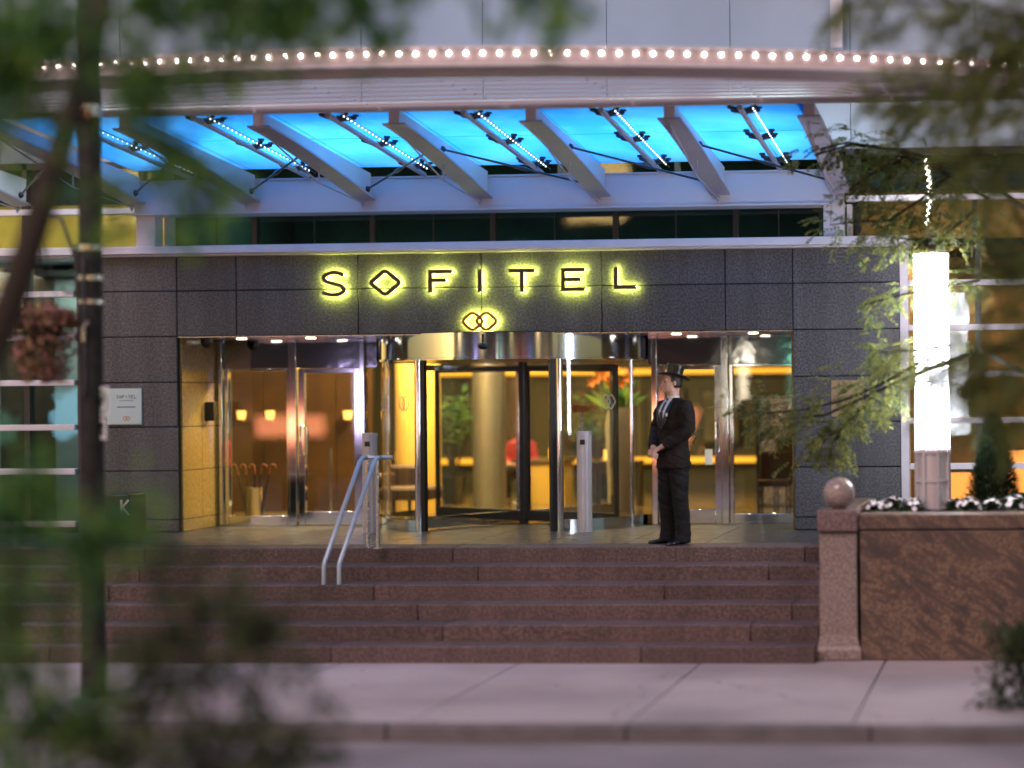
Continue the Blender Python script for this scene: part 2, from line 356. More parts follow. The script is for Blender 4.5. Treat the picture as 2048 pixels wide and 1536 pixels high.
# upper floors: a dark window strip, then precast panels
ZU = Z(312, 22.9)
f_ = MB(); f_.box(XL, XR, 23.0, 23.1, ZB1-.2, ZB1+.06)
for i in range(28): f_.box(XL+i*1.45, XL+i*1.45+.06, 22.98, 23.08, ZB1, ZU)
w = f_.build('window', MT['dark'], hb); MB().box(XL, XR, 23.04, 23.05, ZB1+.06, ZU).build('pane', MT['paned'], w)
mb = MB(); pj = [X(u, 22.9, 60) for u in (-950, -475, 0, 240, 480, 722, 965, 1213, 1460, 1700, 1950, 2200, 2450, 2700)]
for a, b in zip(pj, pj[1:]):
    for c, d in ((ZU, ZU+.62), (ZU+.62, ZU+2.7), (ZU+2.7, ZU+4.6)): mb.box(a+.003, b-.003, 22.9, 23.1, c+.003, d-.003)
mb.build('upper_wall', MT['precast'], hb, bevel=.006)
MB().box(XL, XR, 22.96, 23.4, ZU+.004, ZU+9).build('wall_core', MT['precast'], hb)
MB().box(X(1662, 22.8, 60), X(1687, 22.8, 60), 22.7, 22.89, ZU+1.2, ZU+4.6).build('pilaster', MT['white'], hb, bevel=.01)
# curtain walls left and right
TR = [Z(v, YW, 1000) for v in (1045, 938, 848, 757, 665, 577)]
def curtain(x0, x1, step, first, mat, label=None):
    f_ = MB(); x = first
    while x < x1:
        f_.box(x-.035, x+.035, YW+.02, YW+.14, PLAT, ZC0); x += step
    f_.box(x0, x1, YW+.02, YW+.12, PLAT, PLAT+.1)
    w = f_.build('curtain_wall', MT['dark'], hb)
    t = MB()
    for z in TR: t.box(x0, x1, YW-.03, YW+.10, z-.035, z+.035)
    t.build('transom', MT['white'], w, bevel=.004)
    MB().box(x0, x1, YW+.07, YW+.08, PLAT+.1, ZC0).build('pane', mat, w); return w
wl = curtain(XL, XA-.02, 1.15, X(52, YW)-1.15*14, MT['panew'])
wr = curtain(XZ+.1, XR, 1.05, X(1958, YW)-.0, MT['panew'])
MB().box(XZ, XZ+.10, YW-.05, YW+.2, PLAT, ZC0-.03).build('corner_post', MT['white'], hb, bevel=.006)
def upper_window(x0, x1, step, first, zt):
    f_ = MB(); x = first
    while x < x1:
        if x > x0: f_.box(x-.03, x+.03, YW+.3, YW+.42, ZC1, ZU)
        x += step
    f_.box(x0, x1, YW+.3, YW+.42, ZU-.08, ZU)
    w = f_.build('window', MT['dark'], hb)
    MB().box(x0, x1, YW+.27, YW+.40, zt-.035, zt+.035).build('transom', MT['white'], w, bevel=.004)
    MB().box(x0, x1, YW+.35, YW+.36, ZC1, ZU-.08).build('pane', MT['panew'], w)
upper_window(XL, XB0-.02, 1.5, X(52, YW+.3)-1.5*12, Z(424, YW+.3, 140))
upper_window(XB1+.02, XR, 1.4, X(1720, YW+.3), Z(395, YW+.3, 1850))
# rooms behind the curtain walls (floor slabs, back walls)
YBK = 33.0
def room(x0, x1, z0, z1, yb, y0, name, mat):
    MB().add([(x0,yb,z0),(x1,yb,z0),(x1,yb,z1),(x0,yb,z1)], [(0,1,2,3)]).build(name, mat, kind='structure', smooth=0)
    MB().add([(x0,y0,z1),(x1,y0,z1),(x1,yb,z1),(x0,yb,z1)], [(0,1,2,3)]).build(name.replace('wall', 'ceiling'), mat, kind='structure', smooth=0)
    MB().add([(x0,y0,z0),(x1,y0,z0),(x1,yb,z0),(x0,yb,z0)], [(0,1,2,3)]).build(name.replace('wall', 'floor'), MT['lobbyfloor'], kind='structure', smooth=0)
def sidewall(x, y0, yb, z0, z1, mat): MB().add([(x,y0,z0),(x,yb,z0),(x,yb,z1),(x,y0,z1)], [(0,1,2,3)]).build('partition_wall', mat, kind='structure', smooth=0)
MT['ochre'] = M('ochre plaster', (.44,.34,.15), .7, var=.3); MT['brownwall'] = M('brown wall', (.26,.14,.07), .6, var=.5, vs=.8)
MT['gallery'] = M('gallery plaster', (.06,.10,.10), .7, var=.4)
MT['teal'] = M('teal blind', (.24,.29,.28), .7, var=.4, vs=1.5)
room(XL, XA, PLAT, ZC0-.01, 25.0, YW+.15, 'cafe_wall', MT['teal']); sidewall(XA-.01, YW+.15, 25.0, PLAT, ZC0, MT['gallery'])
room(XL, XB0+.2, ZC1+.005, ZU, 25.5, YW+.45, 'upstairs_wall', MT['ochre']); sidewall(XB0+.21, YW+.45, 25.5, ZC1, ZU, MT['ochre'])
room(XZ+.02, XR, PLAT, ZC0-.01, 26.0, YW+.15, 'shop_wall', MT['brownwall']); sidewall(XZ+.01, YW+.15, 26.0, PLAT, ZC0, MT['brownwall'])
room(XB1-.1, XR, ZC1+.005, ZU, 25.5, YW+.45, 'mezzanine_wall', MT['brownwall'])
room(XB0+.22, XB1-.11, ZC1+.005, ZU+.002, 27.0, YCL+.06, 'gallery_wall', MT['gallery']); sidewall(XB0+.23, YW+.3, 27.0, ZC1, ZU, MT['gallery'])
# lobby
YBL = 32.0; LX0, LX1, LZ = X(150, YG)-1, X(1587, YW)+6, 4.25
room(LX0, LX1, PLAT-.001, LZ, YBL, YG+.08, 'lobby_wall', MT['olive']); sidewall(LX0, YG, YBL, PLAT, LZ, MT['wood']); sidewall(LX1, YG, YBL, PLAT, LZ, MT['olive'])

# entrance glazing
ZD0, ZD1 = PLAT+.03, Z(735, YG)
XG0, XG1 = XO0+.03, XO1-.03
DX, DY, DR = X(980, 22.5)-.03, 24.12, 1.80        # revolving drum axis
xd0, xd1 = DX-math.sqrt(DR*DR-(DY-YG)**2), DX+math.sqrt(DR*DR-(DY-YG)**2)
MT['mirror'] = M('wavy mirror steel', (.50,.52,.58), .06, 1, var=.15, vs=1.0, bmp=.6, bs=.9)
for a, b in ((XG0, xd0-.02), (xd1+.02, XG1)): MB().box(a, b, YG, YG+.12, ZD1+.02, ZL-.002).build('header_panel', MT['mirror'], hb)
def frame_rect(mb, a, b, z0, z1, w, wb, y0, y1):
    mb.box(a, a+w, y0, y1, z0, z1); mb.box(b-w, b, y0, y1, z0, z1); mb.box(a+w, b-w, y0, y1, z0, z0+wb); mb.box(a+w, b-w, y0, y1, z1-w*.7, z1)
def fixed(a, b):
    f_ = MB(); frame_rect(f_, a, b, PLAT, ZD1+.015, .045, .13, YG-.01, YG+.07)
    w = f_.build('window', MT['chrome'], hb, bevel=.005); MB().box(a+.045, b-.045, YG+.02, YG+.03, PLAT+.13, ZD1-.02).build('pane', MT['pane'], w)
def door(a, b, hx, lab=None):
    f_ = MB(); frame_rect(f_, a, b, PLAT+.01, ZD1+.01, .085, .17, YG-.02, YG+.05)
    w = f_.build('door', MT['chrome'], hb, bevel=.005); MB().box(a+.085, b-.085, YG+.01, YG+.02, PLAT+.18, ZD1-.05).build('pane', MT['pane'], w)
    h = MB(); zc = Z(878, YG); h.tube([(hx, YG-.02, zc-.19), (hx, YG-.10, zc-.17), (hx, YG-.115, zc), (hx, YG-.10, zc+.17), (hx, YG-.02, zc+.19)], .017, 10)
    h.tube([(hx, YG+.05, zc-.19), (hx, YG+.11, zc-.17), (hx, YG+.11, zc+.17), (hx, YG+.05, zc+.19)], .014, 8)
    h.build('handle', MT['chrome'], w)
    return w
def post(x, w=.09):
    MB().box(x-w/2, x+w/2, YG-.06, YG+.08, PLAT, ZL-.002).build('post', MT['chrome'], hb, bevel=.008)
gx = lambda u: X(u, YG)
post(gx(444), .05); post(gx(588), .10); post(gx(727), .06); post(gx(1310), .07); post(gx(1451), .09)
fixed(gx(450), gx(580)); dl = door(gx(597), gx(722), gx(606)); dr = door(gx(1317), gx(1443), gx(1434)); fixed(gx(1459), XG1)
MB().box(gx(1409), gx(1424), YG-.004, YG-.001, Z(932, YG), Z(901, YG)).build('notice', MT['paper'], dr)
# drum
ZR0, ZR1 = Z(718, DY-DR), Z(664, DY-DR)
ang = lambda d: R(-90+d)
rd = MB(); rd.lathe([(DR-.12, ZR0), (DR+.02, ZR0), (DR+.02, ZR0+.02), (DR, ZR0+.025), (DR, ZR1), (DR-.12, ZR1)], (DX, DY, 0), 72)
rdo = rd.build('revolving_door', M('cool chrome', (.58,.67,.86), .10, 1, var=.08), hb, smooth=50)
mb = MB(); mb.lathe([(0, ZR0+.015), (DR-.1, ZR0+.015)], (DX, DY, 0), 48); mb.lathe([(0, ZR1+.01), (DR, ZR1+.01)], (DX, DY, 0), 48); mb.build('drum_ceiling', MT['dark'], rdo)
A1 = 28.8
for (a, b) in ((-118, -A1), (A1, 118)):
    mb = MB(); mb.lathe([(DR-.03, PLAT+.12), (DR-.03, ZR0)], (DX, DY, 0), 40, ang(a), ang(b)); mb.build('curved_pane', MT['pane'], rdo)
    mb = MB(); mb.lathe([(DR-.06, PLAT), (DR+.01, PLAT), (DR+.01, PLAT+.13), (DR-.06, PLAT+.13)], (DX, DY, 0), 40, ang(a), ang(b)); mb.build('curved_rail', MT['chrome'], rdo, smooth=30)
for a in (-92, -A1, A1, 62, 92, -118, 118):
    p = Vector((DX+DR*math.cos(ang(a)), DY+DR*math.sin(ang(a)), 0)); r_ = .045 if abs(a) == A1 else .025
    MB().tube([p+Vector((0,0,PLAT)), p+Vector((0,0,ZR0))], r_, 12).build('jamb', MT['chrome'], rdo)
for a in (-A1+2.2, A1-2.5):
    p = Vector((DX+(DR-.03)*math.cos(ang(a)), DY+(DR-.03)*math.sin(ang(a)), 0)); t_ = Vector((-math.sin(ang(a)), math.cos(ang(a)), 0)); n_ = Vector((math.cos(ang(a)), math.sin(ang(a)), 0))
    MB().bar(p+Vector((0,0,PLAT)), p+Vector((0,0,ZR0-.002)), .05 if a < 0 else .07, .05 if a < 0 else .09, n_).build('black_jamb', MT['black'], rdo)
for k in range(4):
    a = -31.5+90*k; d = Vector((math.cos(ang(a)), math.sin(ang(a)), 0)); c = Vector((DX, DY, 0))
    mb = MB(); L = DR-.16; zt = ZR0-.06; zb = PLAT+.03; up_ = lambda z: Vector((0, 0, z)); n_ = Vector((-d.y, d.x, 0))
    mb.bar(c+d*L+up_(zb), c+d*L+up_(zt), .05, .05, n_); mb.bar(c+d*.08+up_(zb), c+d*.08+up_(zt), .05, .05, n_)
    mb.bar(c+d*.1+up_(zb+.06), c+d*(L-.02)+up_(zb+.06), .05, .14); mb.bar(c+d*.1+up_(zt-.03), c+d*(L-.02)+up_(zt-.03), .05, .07)
    w = mb.build('wing', MT['dark'] if k % 2 else MT['chrome'], rdo, bevel=.004)
    MB().bar(c+d*.1+up_((zb+zt)/2), c+d*(L-.02)+up_((zb+zt)/2), .008, zt-zb-.2).build('wing_pane', MT['pane'], rdo)
MB().tube([(DX, DY, PLAT), (DX, DY, ZR0)], .06, 16).build('shaft', MT['dark'], rdo)
mb = MB(); sx = X(967, DY-DR); sz = Z(690, DY-DR); mb.ball((sx, DY-DR-.03, sz-.01), .055, 16, 10, (1, .9, .75)); mb.tube([(sx, DY-DR-.02, sz+.02), (sx, DY-DR-.02, sz+.14)], .012); mb.build('motion_sensor', MT['black'], rdo)
# frosted emblem of two linked lozenges
MT['film'] = M('frosted film', (.72,.66,.5), .6)
def lozenge(cx, cz, w, h, n=7, sh=.26):
    pts = []; cor = [(cx-w/2, cz), (cx, cz+h/2), (cx+w/2, cz), (cx, cz-h/2)]
    for i in range(4):
        a, b, c = Vector(cor[i-1]), Vector(cor[i]), Vector(cor[(i+1) % 4]); s = a.lerp(b, 1-sh); e = b.lerp(c, sh)
        for k in range(n): 
            t = k/(n-1); pts.append(tuple((s*(1-t)**2 + b*2*t*(1-t) + e*t*t)))
    return pts
def cyl(a, y, z):
    th = a/DR-PI/2; r_ = DR-.012+y; return (DX+r_*math.cos(th), DY+r_*math.sin(th), z)
for dg in (-57, -38, 50):
    mb = MB()
    for o_ in (-.04, .04): mb.stroke(lozenge(R(dg)*DR+o_, Z(805, 22.9), .15, .20), .012, 0, .004, True, cyl)
    mb.build('frosted_emblem', MT['film'], rdo)
# recess downlights
for i, u in enumerate((410, 520, 655, 1370, 1520)):
    p = Vector((gx(u), YW+.55, ZL)); mb = MB(); mb.lathe([(0, -.004), (.04, -.004), (.05, -.010), (.06, -.010), (.06, .0)], p, 20)
    dlm = mb.build('downlight', MT['down'], hb)

# sign letters: solid bronze faces standing off the stone, lamps on their backs
def arc(cx, cz, rx, rz, a0, a1, n=10): return [(cx+rx*math.cos(R(a0+(a1-a0)*i/n)), cz+rz*math.sin(R(a0+(a1-a0)*i/n))) for i in range(n+1)]
sg = thing('hotel_sign', (X(962, YW), YW-.05, Z(563, YW)), 'row of bronze letters reading SOFITEL with yellow green halo light on granite', 'sign')
def letter(strokes, w, parent, name, mat, y=YW-.075, th=.02, hw=.72):
    mb = MB()
    for k, (pts, cl) in enumerate(strokes): mb.stroke(pts, w, y-.0006*k, y+th-.0006*k, cl)
    o = mb.build(name, mat, parent, smooth=30, label=None)
    mb = MB()
    for k, (pts, cl) in enumerate(strokes): mb.stroke(pts, w*hw, y+th+.002+.0006*k, y+th+.006+.0006*k, cl)
    mb.build('backlight', MT['halo'], o)
def lbox(u0, u1, v0, v1): return P(u0, (v0+v1)/2, YW).x, P(u1, (v0+v1)/2, YW).x, P((u0+u1)/2, v1, YW).z, P((u0+u1)/2, v0, YW).z
LW = .047
x0, x1, z0, z1 = lbox(646, 695, 545, 591)
def spline(pts, n=8):
    out = []; pts = [pts[0]]+pts+[pts[-1]]
    for i in range(1, len(pts)-2):
        a, b, c, d = [Vector(q) for q in pts[i-1:i+3]]
        for k in range(n):
            t = k/n; out.append(tuple(.5*((2*b)+(c-a)*t+(2*a-5*b+4*c-d)*t*t+(3*b-a-3*c+d)*t**3)))
    return out+[pts[-1]]
w_, h_ = x1-x0, z1-z0; q = lambda a, b: (x0+w_*a, z0+h_*b)
letter([(spline([q(.93,.86), q(.68,.97), q(.38,.96), q(.13,.82), q(.18,.62), q(.5,.50), q(.82,.39), q(.93,.2), q(.72,.04), q(.40,.02), q(.06,.12)]), False)], LW, sg, 'letter', MT['bronze'])
x0, x1, z0, z1 = lbox(744, 804, 541, 591); letter([(lozenge((x0+x1)/2, (z0+z1)/2, x1-x0, z1-z0, 6, .2), True)], LW, sg, 'letter', MT['bronze'])
def let(u0, u1, v0, v1, f):
    x0, x1, z0, z1 = lbox(u0, u1, v0, v1); h = LW/2
    letter([(s, False) for s in f(x0+h, x1-h, z0+h, z1-h, h)], LW, sg, 'letter', MT['bronze'])
let(860, 908, 540, 587, lambda a, b, c, d, h: [[(a, c-h), (a, d), (b+h, d)], [(a+h, (c+d)/2+.015), (b-.05, (c+d)/2+.015)]])
let(958.5, 967, 539, 586, lambda a, b, c, d, h: [[((a+b)/2, c-h), ((a+b)/2, d+h)]])
let(1020, 1073, 538, 585, lambda a, b, c, d, h: [[(a-h, d), (b+h, d)], [((a+b)/2, d-h), ((a+b)/2, c-h)]])
let(1125, 1173, 536, 583, lambda a, b, c, d, h: [[(b+h, d), (a, d), (a, c), (b+h, c)], [(a+h, (c+d)/2), (b-.03, (c+d)/2)]])
let(1230, 1275, 534, 579, lambda a, b, c, d, h: [[(a, d+h), (a, c), (b+h, c)]])
x0, x1, z0, z1 = lbox(926, 999, 623, 663)
em = thing('emblem', ((x0+x1)/2, YW-.05, (z0+z1)/2), 'copper emblem of two linked lozenges glowing below the letters', 'emblem')
for k, s in enumerate((0, 1)):
    w = (x1-x0)*.62; cx = x0+w/2 if s == 0 else x1-w/2
    letter([(lozenge(cx, (z0+z1)/2, w, z1-z0, 7, .34), True)], .033, em, 'lozenge', MT['copper'], YW-.075-.004*k)
# wall plaques
def plaque(u0, u1, v0, v1, mat, lab):
    x0, x1, z0, z1 = lbox(u0, u1, v0, v1); t = thing('wall_plaque', ((x0+x1)/2, YW, z0), lab, 'plaque')
    MB().box(x0, x1, YW-.03, YW-.004, z0, z1).build('plate', mat, t, bevel=.004); return t, x0, x1, z0, z1
t, x0, x1, z0, z1 = plaque(216, 285, 777, 849, MT['aqua'], 'pale glossy square plaque with small lettering on granite beside the pole')
mb = MB(); yy = YW-.032; lw = .007; cx = (x0+x1)/2+.03; ch = .035; zz = z1-.12
gl = dict(S=[[(1,.9),(.5,1),(.1,.8),(.9,.25),(.5,0),(0,.1)]], O=[[(0,.5),(.5,1),(1,.5),(.5,0),(0,.5)]], F=[[(0,0),(0,1),(1,1)],[(0,.55),(.8,.55)]], I=[[(.5,0),(.5,1)]], T=[[(0,1),(1,1)],[(.5,1),(.5,0)]], E=[[(1,1),(0,1),(0,0),(1,0)],[(0,.5),(.8,.5)]], L=[[(0,1),(0,0),(1,0)]])
for i, c in enumerate('SOFITEL'):
    for k, s in enumerate(gl[c]): mb.stroke([(cx+(i-3)*.037-.012+a*.024, zz+b*ch) for a, b in s], lw, yy-.001*k, yy+.002-.001*k)
mb.box(cx-.09, cx+.09, yy, yy+.001, zz-.03, zz-.024); mb.box(cx-.115, cx+.115, yy, yy+.001, zz-.112, zz-.10)
mb.build('lettering', MT['ink'], t)
mb = MB()
for k in (0, 1): mb.stroke(lozenge(cx-.018+.036*k, z0+.075, .06, .055, 5, .3), .007, yy-.001*k, yy+.002-.001*k, True)
mb.build('logo', MT['orange'], t)
t, x0, x1, z0, z1 = plaque(1663, 1728, 760, 833, MT['tan'], 'plain tan metal plaque on granite behind the leaves of the street tree')
# sconce and camera on the reveal
x0 = XO0+.03; c = Vector((x0+.06, YW+.75, Z(818, 23.2)))
sc = thing('wall_sconce', c, 'small black box wall light on the polished stone reveal', 'wall light')
MB().box(c.x-.055, c.x+.06, c.y-.06, c.y+.06, c.z-.12, c.z+.12).build('housing', MT['black'], sc, bevel=.006)
mb = MB(); mb.lathe([(0, -.123), (.04, -.123)], c, 16); mb.build('lamp', MT['shade'], sc)
c = P(414, 686, 22.9); c.z = ZL-.06
cc = thing('dome_camera', c, 'black dome security camera under the lintel above the stone reveal', 'camera')
mb = MB(); mb.ball(c, .065, 16, 10); mb.build('dome', MT['black'], cc); MB().lathe([(0, .06), (.075, .06), (.075, .0), (.06, -.01)], c, 20).build('housing', MT['dark'], cc)
# ------------------------------------------------------------------ canopy
MT['fascia'] = M('fascia paint', (.50,.40,.42), .5, var=.1)
YI, YR = 19.2, 22.42                       # inner front edge of glass, rear edge
ZF = P(1100, 105, 16.4).z                   # height of the bulbs
Xm = P(1100, 105, 16.4).x
_q = [PZ(15, 142, ZF), P(1044, 104.7, 16.4), PZ(1990, 129, ZF)]
def arcY(x):                               # the curved front edge in plan
    a, b, c = _q; return a.y*(x-b.x)*(x-c.x)/((a.x-b.x)*(a.x-c.x))+b.y*(x-a.x)*(x-c.x)/((b.x-a.x)*(b.x-c.x))+c.y*(x-a.x)*(x-b.x)/((c.x-a.x)*(c.x-b.x))
cp = thing('entrance_canopy', (Xm, 22.45, ZB1), 'curved steel canopy with glowing blue glass and rows of small lamps over the entrance', 'canopy')
CX0, CX1 = X(-500, 19), X(2650, 19)
zf0, zf1 = P(1100, 128, 16.4).z, P(1100, 93, 16.4).z
def arcsweep(prof, x0, x1, n=60):          # prof: (dy, z)
    mb = MB(); k = len(prof); vs = []; fs = []
    for i in range(n+1):
        x = x0+(x1-x0)*i/n
        vs += [(x, arcY(x)+dy, z) for dy, z in prof]
    for i in range(n):
        for j in range(k): a, b = i*k+j, i*k+(j+1) % k; fs.append((a, b, b+k, a+k))
    fs += [tuple(range(k)), tuple(n*k+j for j in range(k))[::-1]]
    return mb.add(vs, fs)
zs = Z(152, 16.75, 1100)
arcsweep([(0, zf0), (0, zf1), (.02, zf1+.02), (.4, zf1+.02), (.4, zs), (.30, zs), (.20, zs+.015), (.08, zf0-.03)], CX0, CX1).build('fascia', MT['fascia'], cp, smooth=30)
arcsweep([(-.03, zf0-.012), (-.03, zf0+.008), (.02, zf0+.008), (.02, zf0-.012)], CX0, CX1).build('fascia_trim', MT['white'], cp, smooth=30)
mb = MB(); arcsweep([(-.03, zf1-.008), (-.03, zf1+.012), (.02, zf1+.012), (.02, zf1-.008)], CX0, CX1).build('fascia_trim', MT['white'], cp, smooth=30)
x = Xm-.147*46
for i in range(92):
    xx = x+.147*i; MB().ball((xx, arcY(xx)-.012, ZF), .0088, 8, 6).build('bulb', MT['bulb'], cp)
# louvre panels between fascia and glass
spac = (X(1265, YI, 213)-X(508, YI, 213))/3
xb0 = X(508, YI, 213)-4*spac
zi = Z(214, YI); zo = zs+.01
for i in range(13):
    a, b = xb0+i*spac, xb0+(i+1)*spac; mb = MB(); n = 7
    for k in range(n):
        t0, t1 = k/n, (k+1)/n
        def pt(x, t, dz): ya = arcY(x)+.38; return (x, ya+(YI-ya)*t, zo+(zi-zo)*t+dz)
        mb.hexa([pt(a+.012, t0, 0), pt(b-.012, t0, 0), pt(b-.012, t1-.02, .035), pt(a+.012, t1-.02, .035)], [pt(a+.012, t0, .02), pt(b-.012, t0, .02), pt(b-.012, t1-.02, .055), pt(a+.012, t1-.02, .055)])
    mb.build('louvre_panel', MT['lav'], cp, smooth=0)
mb = MB(); mb.box(CX0, CX1, YI-.02, YI+.06, zi-.02, zi+.07); mb.build('edge_beam', MT['lav'], cp, bevel=.005)
# glass
zg0, zg1 = zi+.06, Z(330, YR, 1000)
def zg(y): return zg0+(zg1-zg0)*(y-YI)/(YR-YI)
mt_, t_, b_ = nt('blue lit canopy glass')
c_ = mixcol(t_, ramp(t_, tex(t_, 'n', 1.1, 6).outputs['Fac'], .38, .62), (.12,.38,.66), (.20,.47,.72))
tl = t_.nodes.new('ShaderNodeBsdfTranslucent'); t_.links.new(c_, tl.inputs[0]); mx = t_.nodes.new('ShaderNodeMixShader'); mx.inputs[0].default_value = .85
t_.links.new(c_, b_.inputs['Base Color']); b_.inputs['Roughness'].default_value = .12
t_.links.new(b_.outputs[0], mx.inputs[1]); t_.links.new(tl.outputs[0], mx.inputs[2]); t_.links.new(mx.outputs[0], t_.nodes['Material Output'].inputs[0])
gl0 = X(205, YI, 220); gl1 = X(1668, YI, 220)
rear = [X(u, YR, 385) for u in (270, 505, 740, 970, 1205, 1440, 1680)]
bs = (rear[-1]-rear[0])/6
bx = [rear[0]+bs*i for i in range(-1, 7)]
ym = YI+1.62
for i in range(1, 7):
    a, b = bx[i], bx[i+1]
    for (p, q_) in ((YI+.06, ym-.01), (ym+.01, YR)):
        for (s, e) in ((a, (a+b)/2), ((a+b)/2, b)) if i < 7 else ():
            mb = MB(); s += .006; e -= .006
            mb.hexa([(s, p, zg(p)), (e, p, zg(p)), (e, q_, zg(q_)), (s, q_, zg(q_))], [(s, p, zg(p)+.014), (e, p, zg(p)+.014), (e, q_, zg(q_)+.014), (s, q_, zg(q_)+.014)])
            mb.build('glass_panel', mt_, cp, smooth=0)
a, b = bx[7], gl1-.42
mb = MB(); mb.hexa([(a, YI+.06, zg(YI)), (b, YI+.06, zg(YI)), (b, YR, zg(YR)), (a, YR, zg(YR))], [(a, YI+.06, zg(YI)+.014), (b, YI+.06, zg(YI)+.014), (b, YR, zg(YR)+.014), (a, YR, zg(YR)+.014)]); mb.build('glass_panel', mt_, cp, smooth=0)
# beams: bowed tapered webs on a bottom flange
zt = Z(394, YW-.05, 970)
for i, x in enumerate(bx):
    wb = MB(); fl = MB(); n = 12; web = []
    for k in range(n+1):
        t = k/n; y = YI+(YW-.06-YI)*t; zb = zi-.14+(zt-(zi-.14))*(t**1.25); ztp = zg(y)-.10 - (.10*t)
        ztp = max(ztp, zb+.10); ztp = max(zb+.12, zg(y)-.07); web.append((y, zb, ztp))
    for k in range(n):
        (y, b0, t0), (y2, b1, t1) = web[k], web[k+1]; h = .055
        wb.hexa([(x-h, y, b0), (x+h, y, b0), (x+h, y2, b1), (x-h, y2, b1)], [(x-h, y, t0), (x+h, y, t0), (x+h, y2, t1), (x-h, y2, t1)])
        h = .12; fl.hexa([(x-h, y, b0-.022), (x+h, y, b0-.022), (x+h, y2, b1-.022), (x-h, y2, b1-.022)], [(x-h, y, b0), (x+h, y, b0), (x+h, y2, b1), (x-h, y2, b1)])
    bo = wb.build('canopy_beam', MT['lav'], cp, smooth=0); fl.build('flange', MT['lavd'], bo, smooth=30)
    tr = MB(); ye = YI+.15; m_ = YI+1.75; zm = web[5][1]-.26
    tr.tube([(x-.02, ye, web[0][1]-.05), (x-.02, m_, zm), (x-.02, YW-.12, zt-.06)], .010, 6); tr.tube([(x-.02, m_, zm), (x-.02, m_, web[5][1]-.02)], .012, 6)
    tr.ball((x-.02, YW-.13, zt-.06), .03, 8, 6); tr.tube([(x-.02, YW-.13, zt-.06), (x-.02, YW-.13, zt-.11)], .014, 6)
    tr.build('tie_rod', MT['lavd'], bo)
    if i < len(bx)-1:
        x2 = bx[i+1]; rd_ = MB()
        if i < 4: pa, pb = Vector((x+.06, YW-.2, zt+.10)), Vector((x2-.06, YI+1.45, web[4][1]+.02))
        else: pa, pb = Vector((x+.06, YI+1.45, web[4][1]+.02)), Vector((x2-.06, YW-.2, zt+.10))
        rd_.tube([pa, pb], .013, 8); c = pa.lerp(pb, .5); d = (pb-pa).normalized(); rd_.tube([c-d*.12, c-d*.08, c+d*.08, c+d*.12], [.013, .024, .024, .013], 8)
        for e in (pa, pb): rd_.ball(e, .04, 8, 6)
        rd_.build('brace_rod', MT['rod'], cp)
        xm = (x+x2)/2
        if i >= 1:
            pu = MB(); pu.tube([(xm, YI+.05, zg(YI)-.10), (xm, YR, zg(YR)-.10)], .03, 10); po = pu.build('purlin', MT['lavd'], cp)
            for y in (YI+.35, YI+1.62, YR-.35):
                sp = MB(); c = Vector((xm, y, zg(y)-.075))
                for sx_ in (-1, 1):
                    for sy_ in (-1, 1):
                        e = c+Vector((sx_*.14, sy_*.14, .035)); sp.tube([c, e, e+Vector((0, 0, .03))], [.03, .022, .022], 6); sp.tube([e+Vector((0,0,.012)), e+Vector((0, 0, .038))], .036, 8)
                sp.ball(c, .045, 8, 6); sp.build('spider_clamp', MT['rod'], po)
            lb = MB(); k = 0
            for q in range(int((YR-YI-.3)/.11)):
                y = YI+.2+q*.11; lb.ball((xm+.12, y, zg(y)-.08), .0085, 6, 4)
            lb.build('led_string', MT['bulbb'], po)
            MB().tube([(xm+.12, YI+.1, zg(YI)-.066), (xm+.12, YR-.05, zg(YR)-.066)], .005, 5).build('led_cable', MT['rod'], po)

# ------------------------------------------------------------------ street furniture
def bollard(u, v0, v1, lab):
    c = PZ(u, v1, PLAT); zt_ = P(u, v0, c.y).z; h = zt_-PLAT; r_ = .088
    t = thing('bollard', c, lab, 'bollard', 'steel push button posts before the doors'); n = 96
    prof = lambda j: r_*(1-.05*(0 if (j//3) % 2 else 1)); vs = []; fs = []
    for z in (0, h-.06): vs += [(c.x+prof(j)*math.cos(2*PI*j/n), c.y+prof(j)*math.sin(2*PI*j/n), PLAT+z) for j in range(n)]
    for j in range(n): fs.append((j, (j+1) % n, n+(j+1) % n, n+j))
    MB().add(vs, fs).build('shaft', MT['post'], t, smooth=20)
    MB().lathe([(r_+.003, h-.06), (r_+.003, h-.004), (r_-.004, h), (0, h)], c, 32).build('cap', MT['post'], t, smooth=30)
    MB().box(c.x-.03, c.x+.03, c.y-r_-.012, c.y-r_+.005, PLAT+h-.16, PLAT+h-.10).build('button', MT['dark'], t, bevel=.004)
bollard(741, 866, 1066, 'ribbed steel bollard just behind the blue grey handrail')
bollard(1170, 862, 1064, 'ribbed steel bollard before the curved glass, nearer the doorman')
# handrail
a = PZ(757, 1097, PLAT); hx = a.x; zr = P(757, 916, a.y).z
hr = thing('handrail', (hx, a.y, PLAT), 'blue grey double steel handrail running down the steps', 'handrail')
for k, dx in enumerate((-.16, 0)):
    xx = hx+dx; yb = 19.22; zb = .86; sl_ = (zr-.03-zb)/(a.y-.1-yb); xe = xx-.17
    MB().tube([(xx+.12*(k), a.y+.22-.1*k, zr+.003), (xx, a.y+.1, zr+.003), (xx, a.y-.02, zr), (xx, a.y-.1, zr-.03), (xe, yb, zb), (xe, yb-.015, zb-.03), (xe, yb-.02, .635)], .024, 12).build('rail', MT['rail'], hr)
    yq = a.y-.02 if k else 20.12; mb = MB(); mb.tube([(xx-(0 if k else .03), yq, PLAT), (xx-(0 if k else .03), yq, zr-.03-max(0, a.y-.1-yq)*sl_)], .022, 10); mb.lathe([(0, .012), (.05, .012), (.05, 0)], (xx, yq, PLAT), 16)
    mb.build('post', MT['steel'], hr)
